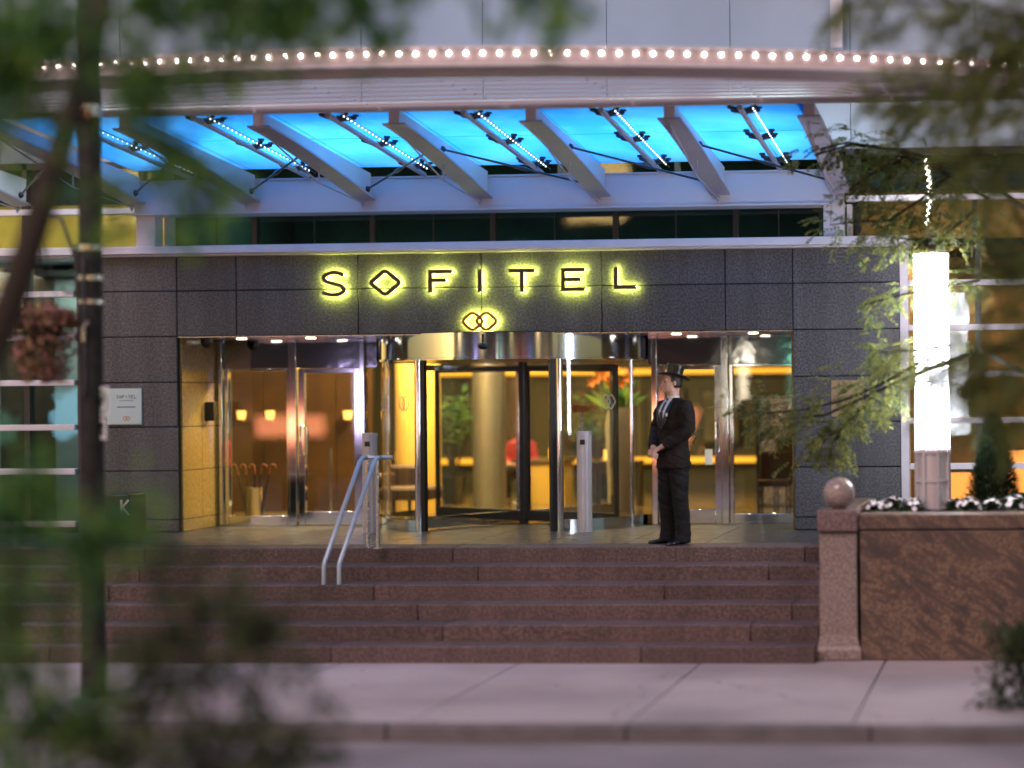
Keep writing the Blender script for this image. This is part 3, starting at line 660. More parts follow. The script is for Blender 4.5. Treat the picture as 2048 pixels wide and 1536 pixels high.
MB().tube([(hx-.16, a.y+.1, zr+.003), (hx, a.y+.1, zr+.003)], .018, 8).build('cross_bar', MT['rail'], hr)
# planter
YP = 18.15
pz1 = P(1676, 1020, YP).z; pz0 = P(1676, 1063, YP).z; xa, xb = P(1637, 1040, YP).x, P(1713, 1040, YP).x
pl = thing('stone_planter', ((xa+xb)/2+2, YP, 0), 'raised planter of veined red brown granite at the end of the steps', 'planter')
XPE = 9.0
pr = MB(); hw = (xb-xa)/2; cx = (xa+xb)/2; prof = [(0, hw*1.22), (.10, hw*1.22), (.14, hw*1.10), (.24, hw*1.0), (pz0-.30, hw*.98), (pz0-.12, hw*1.0), (pz0-.04, hw*1.0), (pz0-.012, hw*1.0)]
vs = []; fs = []
for z, h in prof: vs += [(cx-h, YP+.2-h*.95, z), (cx+h, YP+.2-h*.95, z), (cx+h, YP+.2+h, z), (cx-h, YP+.2+h, z)]
for i in range(len(prof)-1):
    for j in range(4): q, w = 4*i+j, 4*i+(j+1) % 4; fs.append((q, w, w+4, q+4))
fs += [(0, 1, 2, 3), tuple(len(vs)-4+j for j in range(4))]
MB().add(vs, fs).build('pedestal', MT['pink'], pl, smooth=0, bevel=.012)
MB().box(xa-.012, xb+.012, YP-.02, YP+.40, pz0, pz1).build('pedestal_cap', MT['rose'], pl, bevel=.012)
mb = MB(); mb.box(xb+.03, XPE, YP+.03, YP+.30, 0, P(1850, 1060, YP).z-.008); mb.box(xa+.03, xa+.25, YP+.42, YE+.9, 0, pz0-.01); mb.build('wall', MT['vein'], pl, bevel=.01)
zc0, zc1 = P(1850, 1059, YP).z, P(1850, 1028, YP).z
mb = MB(); mb.box(xb+.016, XPE, YP+.01, YP+.38, zc0, zc1); mb.box(xa+.01, xa+.30, YP+.405, YE+.9, pz0, pz1-.03); mb.build('coping', MT['vein'], pl, bevel=.014)
mb = MB(); n = 40; vs = []; fs = []
for j in range(9):
    for i in range(n): 
        x = xa+.30+(XPE-xa-.3)*i/(n-1); y = YP+.38+(YE+.9-YP-.38)*j/8; vs.append((x, y, zc1-.05+.03*math.sin(i*2.3+j*1.7)+.03*math.sin(j*.9)))
for j in range(8):
    for i in range(n-1): q = j*n+i; fs.append((q, q+1, q+n+1, q+n))
MB().add(vs, fs).build('soil', MT['soil'], kind='stuff', label='dark soil bed in the granite planter')
rb = 32.0/3800*(YP+.2)
bl = MB(); bc = ((xa+xb)/2, YP+.19, pz1+rb*.985); bl.ball(bc, rb, 48, 32); o = bl.build('stone_ball', granite('polished rose granite', (.20,.155,.14), (.40,.315,.29), (.58,.50,.47), 50, .12), smooth=180)
tag(o, 'polished pink granite ball on the planter pedestal', 'stone ball')
MB().lathe([(0, 0), (.06, 0), (.055, .02), (.0, .02)], (bc[0], bc[1], pz1-.001), 20).build('seat', MT['rose'], o)
# lamp column
YLc = 19.1; c = P(1866, 1024, YLc); c.z = zc1-.06; rl = 34.5/3800*YLc*1.0; zb_ = P(1866, 895, YLc).z; zt_ = P(1868, 503, YLc).z
lc = thing('lamp_column', c, 'tall glowing white cylindrical lamp standing in the granite planter', 'lamp')
MB().lathe([(0, 0), (rl*.93, 0), (rl*.93, zb_-c.z), (0, zb_-c.z)], c, 40).build('base', MT['post'], lc)
cage = MB()
for k in range(8):
    a_ = 2*PI*k/8+.35; p = Vector((c.x+rl*math.cos(a_), c.y+rl*math.sin(a_), 0)); cage.bar(p+Vector((0,0,c.z)), p+Vector((0,0,zb_+.0)), .02, .028, (p-Vector((c.x, c.y, 0))))
for z in (.06, .33, .62, zb_-c.z-.06): cage.lathe([(rl*.94, z), (rl*1.03, z), (rl*1.03, z+.022), (rl*.94, z+.022)], c, 40)
cage.build('cage', MT['lav'], lc)
sm = MB()
for z in (.66, 1.32): sm.lathe([(rl*.975, z+zb_-c.z), (rl*.995, z+zb_-c.z), (rl*.995, z+.010+zb_-c.z), (rl*.975, z+.010+zb_-c.z)], c, 40)
sm.bar((c.x+.0, c.y-rl*.985, zb_), (c.x+.0, c.y-rl*.985, zb_+1.0), .008, .006, (0, 1, 0)); sm.build('seam', MT['lav'], lc)
MB().lathe([(rl*.99, zt_-c.z-.03), (rl*1.02, zt_-c.z-.03), (rl*1.02, zt_-c.z+.006), (0, zt_-c.z+.008)], c, 40).build('cap', MT['post'], lc, smooth=30)
MB().lathe([(0, zb_-c.z+.002), (rl*.98, zb_-c.z+.002), (rl*.98, zt_-c.z-.02), (rl*.9, zt_-c.z), (0, zt_-c.z)], c, 40).build('light_tube', MT['tube'], lc, smooth=30)
# utility pole
YPO = 16.2
c = PZ(188, 1392, 0); YPO = c.y; rp = 23.0/3800*YPO
up_ = thing('utility_pole', c, 'dark tarred wooden pole with steel bands at the kerb', 'pole')
MB().tube([(c.x, c.y, 0), (c.x, c.y, 3), (c.x+.01, c.y, 7.8)], [rp*1.06, rp*1.0, rp*.9], 20).build('shaft', MT['pole'], up_)
for v, hh in ((497, .05), (556, .04), (604, .03), (222, .10), (1392-60, .0)):
    if hh == 0: continue
    z = P(188, v, c.y).z; MB().lathe([(rp*1.02, -hh/2), (rp*1.07, -hh/2), (rp*1.07, hh/2), (rp*1.02, hh/2)], (c.x, c.y, z), 24).build('band', MT['steel'], up_)
z0_, z1_ = P(188, 790, c.y).z, P(188, 515, c.y).z
mb = MB(); mb.tube([(c.x-.005, c.y-rp-.015, z0_), (c.x-.005, c.y-rp-.015, z1_)], .014, 8); mb.build('conduit', MT['rod'], up_)
mb = MB(); z = P(188, 660, c.y).z; mb.tube([(c.x, c.y-rp-.03, z-.1), (c.x, c.y-rp-.03, z+.02), (c.x+.05, c.y-rp-.05, z+.07)], .014, 6); mb.build('bracket', MT['steel'], up_)
mb = MB(); z = P(188, 235, c.y).z
for k in range(3): mb.ball((c.x-.06+.06*k, c.y-rp-.03, z+.03*(k % 2)), .035, 8, 6)
mb.build('insulator', M('ceramic', (.30,.12,.05), .3), up_)
# hanging arm + basket
z0_ = P(150, 570, c.y).z; zt2 = P(120, 430, c.y).z
ar = thing('flower_basket', (X(85, c.y, 650), c.y, P(85, 740, c.y).z), 'hanging basket of trailing russet and pink flowers beside the dark pole', 'flower basket')
bx_ = X(85, c.y, 650)
mb = MB(); pz = [(c.x-rp, c.y, z0_), (c.x-rp-.06, c.y, z0_+.30), (c.x-rp-.16, c.y, zt2-.03), (c.x-.45, c.y, zt2+.03), (bx_, c.y, zt2-.02), (bx_, c.y, zt2-.10)]
mb.tube(pz, .016, 8); mb.tube([(c.x-rp-.02, c.y, z0_-.05), (c.x-rp-.12, c.y, z0_-.07), (c.x-rp-.16, c.y, z0_-.01)], .012, 6); mb.tube([(c.x-rp-.02, c.y, z0_-.1), (c.x-rp-.02, c.y, z0_+.35)], .02, 6)
mb.build('bracket_arm', MT['rod'], ar)
bzc = P(85, 650, c.y).z
mb = MB(); mb.lathe([(0, -.2), (.12, -.16), (.18, -.02), (.19, .02), (.0, .02)], (bx_, c.y, bzc), 20)
for k in range(3): mb.tube([(bx_+.18*math.cos(2.1*k), c.y+.18*math.sin(2.1*k), bzc), (bx_, c.y, zt2-.1)], .004, 4)
mb.build('pot', MT['rod'], ar)
fo = MB(); fl = MB()
for i in range(2600):
    th = random.uniform(0, 2*PI); rr = .32*math.sqrt(random.random()); zz = bzc+.22*(1-(rr/.32)**2)*random.uniform(.2, 1)
    if random.random() < .65: zz = bzc+.14-random.random()**1.3*.62; rr = random.uniform(.12, .36)*(1-.5*max(0, bzc-zz)/.5)
    p = (bx_+rr*math.cos(th), c.y+rr*math.sin(th), zz); d = Vector((math.cos(th), math.sin(th), random.uniform(-1.4, .4)))
    if random.random() < .86: fo.leaf(p, d, (0, 0, 1), random.uniform(.035, .07), .03)
    else: fl.ball(p, random.uniform(.012, .022), 6, 4)
fo.build('foliage', MT['lfr'], ar); fl.build('blossom', MT['pinkpetal'], ar)
# sign plates on the pole
def polesign(u0, u1, v0, v1, lab, kind):
    z0, z1 = P(212, v1, c.y).z, P(212, v0, c.y).z; h = (z1-z0); w = h*.95 if kind == 'p' else h*.9
    t = thing('street_sign', (c.x+rp, c.y, z0), lab, 'sign'); a_ = R(-42); ex = Vector((math.cos(a_), math.sin(a_), 0)); ny = Vector((-math.sin(a_)*-1, -math.cos(a_), 0)); ny = Vector((math.sin(a_), -math.cos(a_), 0))
    o_ = Vector((c.x+rp+.02, c.y-.02, 0)); mp = lambda a, y, b: tuple(o_+ex*(a-w*.35)+ny*(.02-y)+Vector((0, 0, z0+b)))
    def rr(mb, a0, a1, b0, b1, y0, y1): mb.add([mp(a, y, b) for b in (b0, b1) for (a, y) in ((a0, y0), (a1, y0), (a1, y1), (a0, y1))], [(0,3,2,1),(4,5,6,7),(0,1,5,4),(1,2,6,5),(2,3,7,6),(3,0,4,7)])
    mb = MB(); rr(mb, 0, w, 0, h, 0, .006); mb.build('plate', MT['paper'], t, bevel=.002)
    if kind == 'p':
        mb = MB(); mb.stroke(arc(w/2, h/2, w*.36, h*.36, 0, 345, 24), .022, -.003, -.001, True, mp); mb.build('ring', MT['green'], t)
        mb = MB(); mb.stroke([(w*.40, h*.3), (w*.40, h*.7)], .03, -.003, -.001, False, mp); mb.stroke([(w*.40, h*.69), (w*.58, h*.69), (w*.62, h*.6), (w*.58, h*.5), (w*.42, h*.5)], .022, -.004, -.002, False, mp); mb.build('symbol', MT['black'], t)
    else:
        mb = MB(); mb.stroke([(w*.5, h*.2), (w*.5, h*.75)], .035, -.003, -.001, False, mp); mb.stroke([(w*.25, h*.6), (w*.5, h*.8), (w*.75, h*.6)], .03, -.004, -.002, False, mp); mb.stroke([(w*.3, h*.4), (w*.7, h*.3)], .025, -.004, -.002, False, mp); mb.build('symbol', MT['black'], t)
polesign(204, 222, 774, 834, 'white sign with green ring fixed to the dark pole', 'p')
polesign(204, 222, 838, 879, 'smaller white sign with black arrow mark below the green ring sign', 'a')
# newspaper box
yb_ = 20.75; x1 = P(259, 1040, yb_).x; x0 = x1-.38; zt_ = P(240, 988, yb_).z
nb = thing('newspaper_box', ((x0+x1)/2, yb_, PLAT), 'black newspaper box with a white mark behind the pole', 'newspaper box')
MB().box(x0, x1, yb_, yb_+.42, PLAT+.06, zt_).build('body', MT['black'], nb, bevel=.02)
MB().box(x0+.05, x1-.05, yb_+.04, yb_+.38, PLAT, PLAT+.058).build('base', MT['dark'], nb)
mb = MB(); q0 = P(243, 1022, yb_).x; zq = P(248, 1030, yb_).z; s_ = .17
mb.stroke([(q0, zq), (q0, zq+s_)], .024, yb_-.004, yb_-.001); mb.stroke([(q0+.085, zq+s_), (q0+.01, zq+s_*.5), (q0+.09, zq)], .024, yb_-.005, yb_-.002); mb.build('mark', MT['paper'], nb)
# ------------------------------------------------------------------ lobby
def fl_at(u, Y): return Vector((X(u, Y), Y, PLAT))
def strip(u0, u1, v, Y, h, lab):
    x0, x1 = X(u0, Y), X(u1, Y); z = Z(v, Y, (u0+u1)/2)
    t = thing('light_shelf', ((x0+x1)/2, Y, z), lab, 'light')
    MB().box(x0, x1, Y-.10, Y, z-h/2-.03, z-h/2).build('shelf', MT['wood'], t); MB().box(x0, x1, Y-.03, Y-.005, z-h/2, z+h/2).build('lamp_strip', MT['strip'], t)
strip(842, 1600, 744, YBL-.02, .085, 'upper amber light strip along the lobby back wall')
strip(842, 1512, 921, YBL-.02, .085, 'lower amber light strip along the lobby back wall')
c = fl_at(836, 26.2); t = tag(MB().lathe([(0, 0), (.31, 0), (.31, LZ-PLAT), (0, LZ-PLAT)], c, 40).build('lobby_column', MT['plaster']), 'round yellow plaster column behind the sofa in the lobby', 'column')
c = fl_at(978, 27.4); t = tag(MB().lathe([(0, 0), (.24, 0), (.24, LZ-PLAT), (0, LZ-PLAT)], c, 40).build('lobby_column', MT['satin']), 'added steel column in place of a silvery reflection in the revolving door', 'column')  # column added to stand in for a silvery reflection in the door glass
MT['grey'] = M('grey plaster', (.34,.31,.25), .5)
c = fl_at(1240, 26.5); zt_ = Z(815, 26.5, 1240)-PLAT
t = tag(MB().lathe([(0, 0), (.17, 0), (.21, zt_*.85), (.16, zt_), (0, zt_)], c, 32).build('floor_vase', MT['grey']), 'tall pale grey floor vase inside by the curved glass', 'vase')
fo = MB(); bl = MB(); cz = Vector((c.x, c.y, c.z+zt_))
for i in range(60):
    d = Vector((random.gauss(-.3, .6), random.gauss(0, .5), random.uniform(.4, 1.6))).normalized(); L = random.uniform(.15, .55)
    fo.leaf(cz+d*.0+Vector((random.uniform(-.1,.1), 0, -.05)), d, (0, -1, 0), L, .09)
for i in range(14):
    e = cz+Vector((random.gauss(-.12, .16), random.gauss(0, .1), random.uniform(.3, .62)))
    for k in range(5): bl.leaf(e, (math.cos(k*1.257), -.5, math.sin(k*1.257)), (0, -1, 0), .09, .04)
pt = thing('flower_arrangement', cz, 'green leaves and orange blooms standing in the grey floor vase', 'flowers'); fo.build('foliage', MT['lfg'], pt); bl.build('blossom', MT['orpetal'], pt)
# slim stand with red flowers
c = fl_at(1162, 25.0); z = Z(820, 25.0, 1162)
t = thing('flower_stand', c, 'slim glass stem vase topped with red flowers in the lobby', 'vase')
MB().tube([c, c+Vector((0, 0, z-PLAT-.12)), c+Vector((0, 0, z-PLAT))], [.05, .02, .04], 12).build('vase', MT['steel'], t)
mb = MB()
for i in range(60): mb.ball((c.x+random.gauss(0, .09), c.y+random.gauss(0, .07), z+random.uniform(-.02, .06)), .022, 6, 4)
mb.build('blossom', MT['redpetal'], t)
# sofa
Y = 25.3; x0, x1 = X(755, Y), X(872, Y)
so = thing('sofa', ((x0+x1)/2, Y, PLAT), 'low brown tufted sofa with thin legs in the lobby', 'sofa')
MB().box(x0, x1, Y-.35, Y+.35, PLAT+.24, PLAT+.42).build('seat', MT['sofa'], so, bevel=.05)
xb_ = x0+(x1-x0)*.62
MB().box(x0, xb_, Y+.22, Y+.40, PLAT+.38, PLAT+.70).build('backrest', MT['sofa'], so, bevel=.05); MB().box(x0, x0+.16, Y-.35, Y+.3, PLAT+.40, PLAT+.60).build('armrest', MT['sofa'], so, bevel=.04)
for q in (x0+.08, (x0+x1)/2-.1, (x0+x1)/2+.12, x1-.08): MB().tube([(q, Y-.28, PLAT), (q, Y-.28, PLAT+.25)], [.015, .028], 8).build('leg', MT['black'], so)
# counter with person behind
Y = 28.0; x0, x1 = X(1030, Y), X(1125, Y); zt_ = Z(919, Y, 1070)
ct = thing('reception_desk', ((x0+x1)/2, Y, PLAT), 'yellow fronted reception desk behind the revolving door', 'desk')
mb = MB(); mb.hexa([(x0+.15, Y+.1, PLAT), (x1, Y+.1, PLAT), (x1, Y+.6, PLAT), (x0+.15, Y+.6, PLAT)], [(x0, Y-.05, zt_-.05), (x1, Y-.05, zt_-.05), (x1, Y+.6, zt_-.05), (x0, Y+.6, zt_-.05)]); mb.build('front_panel', MT['plaster'], ct, smooth=0)
MB().box(x0-.05, x1+.05, Y-.1, Y+.65, zt_-.048, zt_).build('top', MT['wood'], ct, bevel=.01)
def table_lamp(u, Y, z, lab):
    p = Vector((X(u, Y), Y, z)); t = thing('candle_lamp', p, lab, 'lamp'); MB().lathe([(0, 0), (.05, 0), (.05, .012), (.0, .012)], p, 14).build('base', MT['gold'], t)
    MB().lathe([(.0, .014), (.045, .014), (.05, .16), (0, .16)], p, 14).build('lamp_shade', MT['shade'], t)
table_lamp(1104, 28.1, zt_, 'small glowing lamp standing on the reception desk')
Y = 27.8; x0, x1 = X(1188, Y), X(1282, Y); zt2 = Z(921, Y, 1230)
tb = thing('console_table', ((x0+x1)/2, Y, PLAT), 'narrow dark console table carrying two candle lamps', 'table')
MB().box(x0, x1, Y-.2, Y+.2, zt2-.04, zt2).build('top', MT['black'], tb, bevel=.004)
for q in (x0+.03, x1-.03): MB().box(q-.02, q+.02, Y-.17, Y+.17, PLAT, zt2-.041).build('leg', MT['black'], tb)
table_lamp(1214, 27.75, zt2, 'glowing candle lamp on the console table, beside the grey vase'); table_lamp(1252, 27.75, zt2, 'glowing candle lamp on the console table, at its end by the curved glass')
# lift doors and dark side frames on the right
Y = 27.5; x0, x1 = X(1512, Y), X(1600, Y); zt_ = Z(788, Y, 1550)
lf_ = thing('lift_door', ((x0+x1)/2, Y, PLAT), 'pale metal lift doors in a dark frame, right side of the lobby', 'lift')
mb = MB(); frame_rect(mb, x0, x1+.5, PLAT, zt_, .05, .02, Y-.05, Y+.15); mb.build('frame', MT['black'], lf_)
MB().box(x0+.05, (x0+x1)/2+.2, Y, Y+.04, PLAT+.02, zt_-.04).build('door', MT['steel'], lf_); MB().box((x0+x1)/2+.21, x1+.45, Y+.005, Y+.045, PLAT+.02, zt_-.04).build('door', MT['steel'], lf_)
tag(MB().box(x1+.5, x1+3, Y, Y+.1, PLAT, LZ).build('partition_wall', MT['olive']), kind='structure')
def chair(u, Y, lab, s=1.0):
    c = fl_at(u, Y); t = thing('lobby_chair', c, lab, 'chair'); w = .22
    MB().box(c.x-w, c.x+w, c.y-w, c.y+w, PLAT+.38, PLAT+.47).build('seat', MT['sofa'], t, bevel=.02); MB().box(c.x-w, c.x+w, c.y+w-.06, c.y+w, PLAT+.45, PLAT+.85*s).build('backrest', MT['sofa'], t, bevel=.03)
    for a in (-1, 1):
        for b in (-1, 1): MB().tube([(c.x+a*(w-.03), c.y+b*(w-.03), PLAT), (c.x+a*(w-.03), c.y+b*(w-.03), PLAT+.39)], .014, 8).build('leg', MT['black'], t)
chair(1547, 25.6, 'dark lobby chair in front of the lift, the lower one'); chair(1578, 26.6, 'dark lobby chair with taller back at the granite edge', 1.2)
def pot_plant(u, Y, h, lab, seed):
    c = fl_at(u, Y); rnd = random.Random(seed); t = thing('potted_plant', c, lab, 'plant'); MB().lathe([(0, 0), (.15, 0), (.20, .42), (.17, .42), (.16, .36), (0, .36)], c, 24).build('pot', MT['black'], t, smooth=30)
    lv = MB(); sm_ = MB()
    for i in range(16):
        a = rnd.uniform(0, 6.28); r = rnd.uniform(.15, .45); e = c+Vector((r*math.cos(a), r*math.sin(a), rnd.uniform(.6, 1)*h)); m_ = c.lerp(e, .6)+Vector((0, 0, .25)); sm_.tube([c+Vector((0, 0, .36)), m_, e], [.012, .009, .004], 5)
        for k in range(9): lv.leaf(m_.lerp(e, k/8), Vector((math.cos(a+k*2.4), math.sin(a+k*2.4), rnd.uniform(-.3, .5))), (0, 0, 1), rnd.uniform(.14, .26), .06)
    lv.build('foliage', MT['lfg'], t, smooth=0); sm_.build('stem', MT['bark'], t)
pot_plant(905, 28.3, 1.9, 'tall potted plant in the lobby between the yellow and the added steel column', 3)
pot_plant(1195, 29.5, 1.7, 'potted plant in the lobby behind the console table', 4)
Y = 31.9
for k, (u0, u1) in enumerate(((1130, 1180), (1290, 1370), (1400, 1480))):
    x0, x1 = X(u0, Y), X(u1, Y); z0, z1 = Z(890, Y, u0), Z(775, Y, u0); t = thing('framed_picture', ((x0+x1)/2, Y, z0), ('narrow dark framed picture between the light strips, beside the console table', 'dark framed picture between the light strips behind the doorman', 'dark framed picture between the light strips, nearest the lift')[k], 'picture')
    MB().box(x0, x1, Y, Y+.05, z0, z1).build('frame', MT['black'], t, bevel=.01); MB().box(x0+.06, x1-.06, Y-.006, Y-.002, z0+.06, z1-.06).build('canvas', M('painted canvas', ((.16,.10,.05), (.12,.07,.03), (.10,.09,.05))[k], .5, var=.8, vs=3), t)
# umbrella stand
c = fl_at(507, 24.25); zt_ = Z(975, 24.25, 507)-PLAT
us = thing('umbrella_stand', c, 'brass cylinder umbrella stand behind the fixed pane', 'umbrella stand')
MB().lathe([(0, 0), (.10, 0), (.10, zt_), (.09, zt_), (.09, .02), (0, .02)], c, 32).build('cylinder', MT['gold'], us, smooth=30)
for i in range(5):
    a = Vector((c.x-.07+.035*i, c.y-.03+.02*(i % 3), c.z+zt_-.45)); s_ = (i-2)*.055; b = a+Vector((s_*1.2, 0, .62))
    um = thing('umbrella', a, ('black umbrella with curved wooden handle in the brass stand'), 'umbrella', 'umbrellas in the brass stand')
    MB().tube([a, a.lerp(b, .5), b], [.022, .022, .008], 8).build('canopy', MT['black'], um)
    sg_ = 1 if i > 2 else -1; pts = [b, b+Vector((s_*.2, 0, .10))]; cc_ = pts[-1]+Vector((.035*sg_, 0, 0))
    pts += [cc_+Vector((-.035*sg_*math.cos(q), 0, .035*math.sin(q))) for q in (.8, 1.6, 2.4, 3.1, 3.6)]
    MB().tube(pts, .011, 8).build('handle', M('cane handle', (.30,.10,.03), .35) if i == 0 else bpy.data.materials['cane handle'], um)
# dark wood screen with wall lamps behind the left door
Y = 26.6; x0, x1 = X(380, Y), X(745, Y)
sc_ = thing('wood_screen', ((x0+x1)/2, Y, PLAT), 'dark walnut panelled screen behind the left door', 'wall panel')
mb = MB(); n = 5
for i in range(n): mb.box(x0+(x1-x0)*i/n+.005, x0+(x1-x0)*(i+1)/n-.005, Y, Y+.08, PLAT, LZ)
mb.build('panel', MT['wood'], sc_, bevel=.004); MB().box(x0, x1, Y+.02, Y+.1, PLAT, LZ).build('backing', MT['black'], sc_)
for u in (488, 545, 700):
    p = Vector((X(u, Y), Y-.10, Z(830, Y, u))); t = thing('wall_lamp', p, 'amber wall lamp on the walnut screen, %s' % {488: 'nearest the stone reveal', 545: 'above the umbrella stand', 700: 'seen through the left door'}[u], 'lamp')
    MB().lathe([(.05, -.06), (.065, .06), (.0, .061)], p, 16).build('lamp_shade', MT['shade'], t); MB().tube([p+Vector((0, .0, -.05)), p+Vector((0, .1, -.08))], .012, 6).build('bracket', MT['gold'], t)
x0 = X(625, 24.9); tag(MB().lathe([(0,0),(.015,0),(.015,.95),(0,.95)], fl_at(660, 24.9), 10).build('queue_post', MT['chrome']), 'thin chrome queue post inside the left glass door', 'post')
# warm light in the lobby (ceiling lamps over it)
def area(name, loc, sx, sy, col, pw, rot=(0, 0, 0), spread=180):
    l = bpy.data.lights.new(name, 'AREA'); l.shape = 'RECTANGLE'; l.size = sx; l.size_y = sy; l.color = col; l.energy = pw; l.spread = R(spread)
    o = bpy.data.objects.new(name, l); COL.objects.link(o); o.location = loc; o.rotation_euler = rot; return o
WARM = (1, .72, .30)
area('lobby_lamp', (X(900, 27), 27.5, LZ-.1), 7, 5, WARM, 430)
area('lobby_lamp', (X(520, 25), 25.2, LZ-.1), 2.5, 1.2, (1,.58,.24), 32)
area('lobby_lamp', (X(836, 25), 25.3, LZ-.2), .8, .4, (1,.70,.25), 300)
area('cafe_lamp', ((XL+XA)/2+5, 24.0, ZC0-.1), 8, 1.4, (1,.95,.85), 240)
area('upstairs_lamp', (X(100, 24), 24.3, ZU-.1), 7, 1.5, (1,.75,.25), 120)
area('gallery_fill_light', (X(960, 24.5), 24.6, ZU-.06), 8, 1.5, (.6,1,.95), 80)  # teal fill added to brighten the dark clerestory, no fixture there
area('shop_lamp', (X(1990, 24), 24.3, ZC0-.1), 4, 1.4, (1,.55,.2), 170)
area('mezzanine_lamp', (X(1990, 24), 24.3, ZU-.1), 4, 1.4, (1,.7,.3), 60)
for u in (410, 520, 655, 1370, 1520):
    l = bpy.data.lights.new('recess_spot', 'SPOT'); l.energy = 42; l.color = (1, .80, .46); l.spot_size = R(95); l.spot_blend = .7; l.shadow_soft_size = .06
    o = bpy.data.objects.new('recess_spot', l); COL.objects.link(o); o.location = (gx(u), YW+.55, ZL-.03)
# wash light on the canopy glass
for i in range(1, 7): area('canopy_wash_lamp', ((bx[i]+bx[i+1])/2, 21.1, zg0+.9), 1.0, 2.0, (.62,.95,1), 42, spread=150)
# shop things at the right
Y = 24.6
for (u, v0, v1, lab) in ((1925, 945, 1000, 'glowing orange light box low in the shop window beside the lamp'), (2040, 900, 985, 'glowing orange light box at the frame edge behind the conifer')):
    x0, x1 = X(u-26, Y), X(u+26, Y); z0, z1 = Z(v1, Y, u), Z(v0, Y, u)
    t = thing('light_box', ((x0+x1)/2, Y, z0), lab, 'light box'); MB().box(x0, x1, Y-.02, Y, z0, z1).build('panel', emit('orange light', (1,.26,.05), 1.3) if u < 2000 else bpy.data.materials['orange light'], t); MB().box(x0-.03, x1+.03, Y+.002, Y+.10, z0-.03, z1+.03).build('frame', MT['dark'], t)
    MB().box(x0-.03, x1+.03, Y-.01, Y+.09, PLAT, z0-.032).build('plinth', MT['wood'], t)
z0 = Z(440, YW-.1, 1850); z1 = Z(312, YW-.1, 1850); xs_ = X(1852, YW-.1)
t = thing('string_lights', (xs_, YW+.1, z0), 'string of tiny warm lamps hanging over the window right of the canopy', 'string lights'); mb = MB(); cb = []
for i in range(22):
    k = i/21; p = (xs_+.05*math.sin(k*3), YW+.22, z1+(z0-z1)*k); cb.append(p); mb.ball((p[0]+.012*(-1)**i, p[1]-.015, p[2]), .012, 6, 4)
mb.build('bulb', MT['bulb'], t); MB().tube(cb, .004, 5).build('cable', MT['rod'], t)

# ------------------------------------------------------------------ plants
def bedding(c, n, r, fl, seed, lab, group):
    rnd = random.Random(seed); t = thing('flowering_plant', c, lab, 'plant', group); a = MB(); b = MB(); c = Vector(c)
    for i in range(n):
        th = rnd.uniform(0, 6.283); ph = rnd.uniform(.1, 1.45); d = Vector((math.cos(th)*math.cos(ph), math.sin(th)*math.cos(ph), math.sin(ph)))
        a.leaf(c+d*r*rnd.uniform(.3, .9), d+Vector((rnd.gauss(0, .4), rnd.gauss(0, .4), -.2)), (0, 0, 1), rnd.uniform(.05, .08), .04)
    for i in range(fl):
        th = rnd.uniform(0, 6.283); ph = rnd.uniform(.35, 1.5); d = Vector((math.cos(th)*math.cos(ph), math.sin(th)*math.cos(ph), math.sin(ph))); p = c+d*r*rnd.uniform(.95, 1.15); s = d.orthogonal().normalized(); q = d.cross(s)
        for k in range(5): b.leaf(p, s*math.cos(k*1.257)+q*math.sin(k*1.257)+d*.25, d, .032, .028)
    a.build('foliage', MT['lfx'], t, smooth=0); b.build('blossom', MT['petal'], t, smooth=0)
for i, (u, v, r_) in enumerate(((1752, 1018, .13), (1790, 1012, .15), (1826, 1016, .13), (1912, 1012, .12), (1938, 1016, .14), (1985, 1018, .12), (2030, 1010, .16))):
    Y = 18.85+.12*(i % 2); c = P(u, v+8, Y); c.z = zc1-.04
    bedding(c, 130, r_, (26, 34, 24, 20, 26, 10, 34)[i], 40+i, ('white flowered bedding plant nearest the stone ball', 'fullest white flowered plant between stone ball and lamp', 'white flowered plant against the left side of the lamp', 'white flowered plant against the right side of the lamp', 'white flowered plant between the lamp and the conifer', 'sparse white flowered plant in front of the conifer', 'large white flowered plant beyond the conifer at the frame edge')[i], 'white bedding flowers in the planter')
# clipped conifer
Y = 19.6; c = P(1988, 1012, Y); c.z = zc1-.05; hz_ = P(1990, 835, Y).z-c.z
cf = thing('conifer', c, 'dark clipped cone shaped conifer in the planter right of the lamp', 'tree'); MB().tube([c, c+Vector((0, 0, hz_*.9))], [.035, .01], 8).build('trunk', MT['bark'], cf)
mb = MB()
for i in range(8500):
    k = random.random()**1.15; rr = (.25*(1-k)**.75+.02)*(1+.12*math.sin(k*23+i%7))*(random.uniform(.72, 1.06)); th = random.uniform(0, 6.283); d = Vector((math.cos(th), math.sin(th), random.uniform(.2, 1.4)))
    mb.leaf(c+Vector((rr*math.cos(th), rr*math.sin(th), .03+k*hz_)), d, (0, 0, 1), random.uniform(.03, .06), .018)
mb.build('crown', MT['con'], cf, smooth=0)
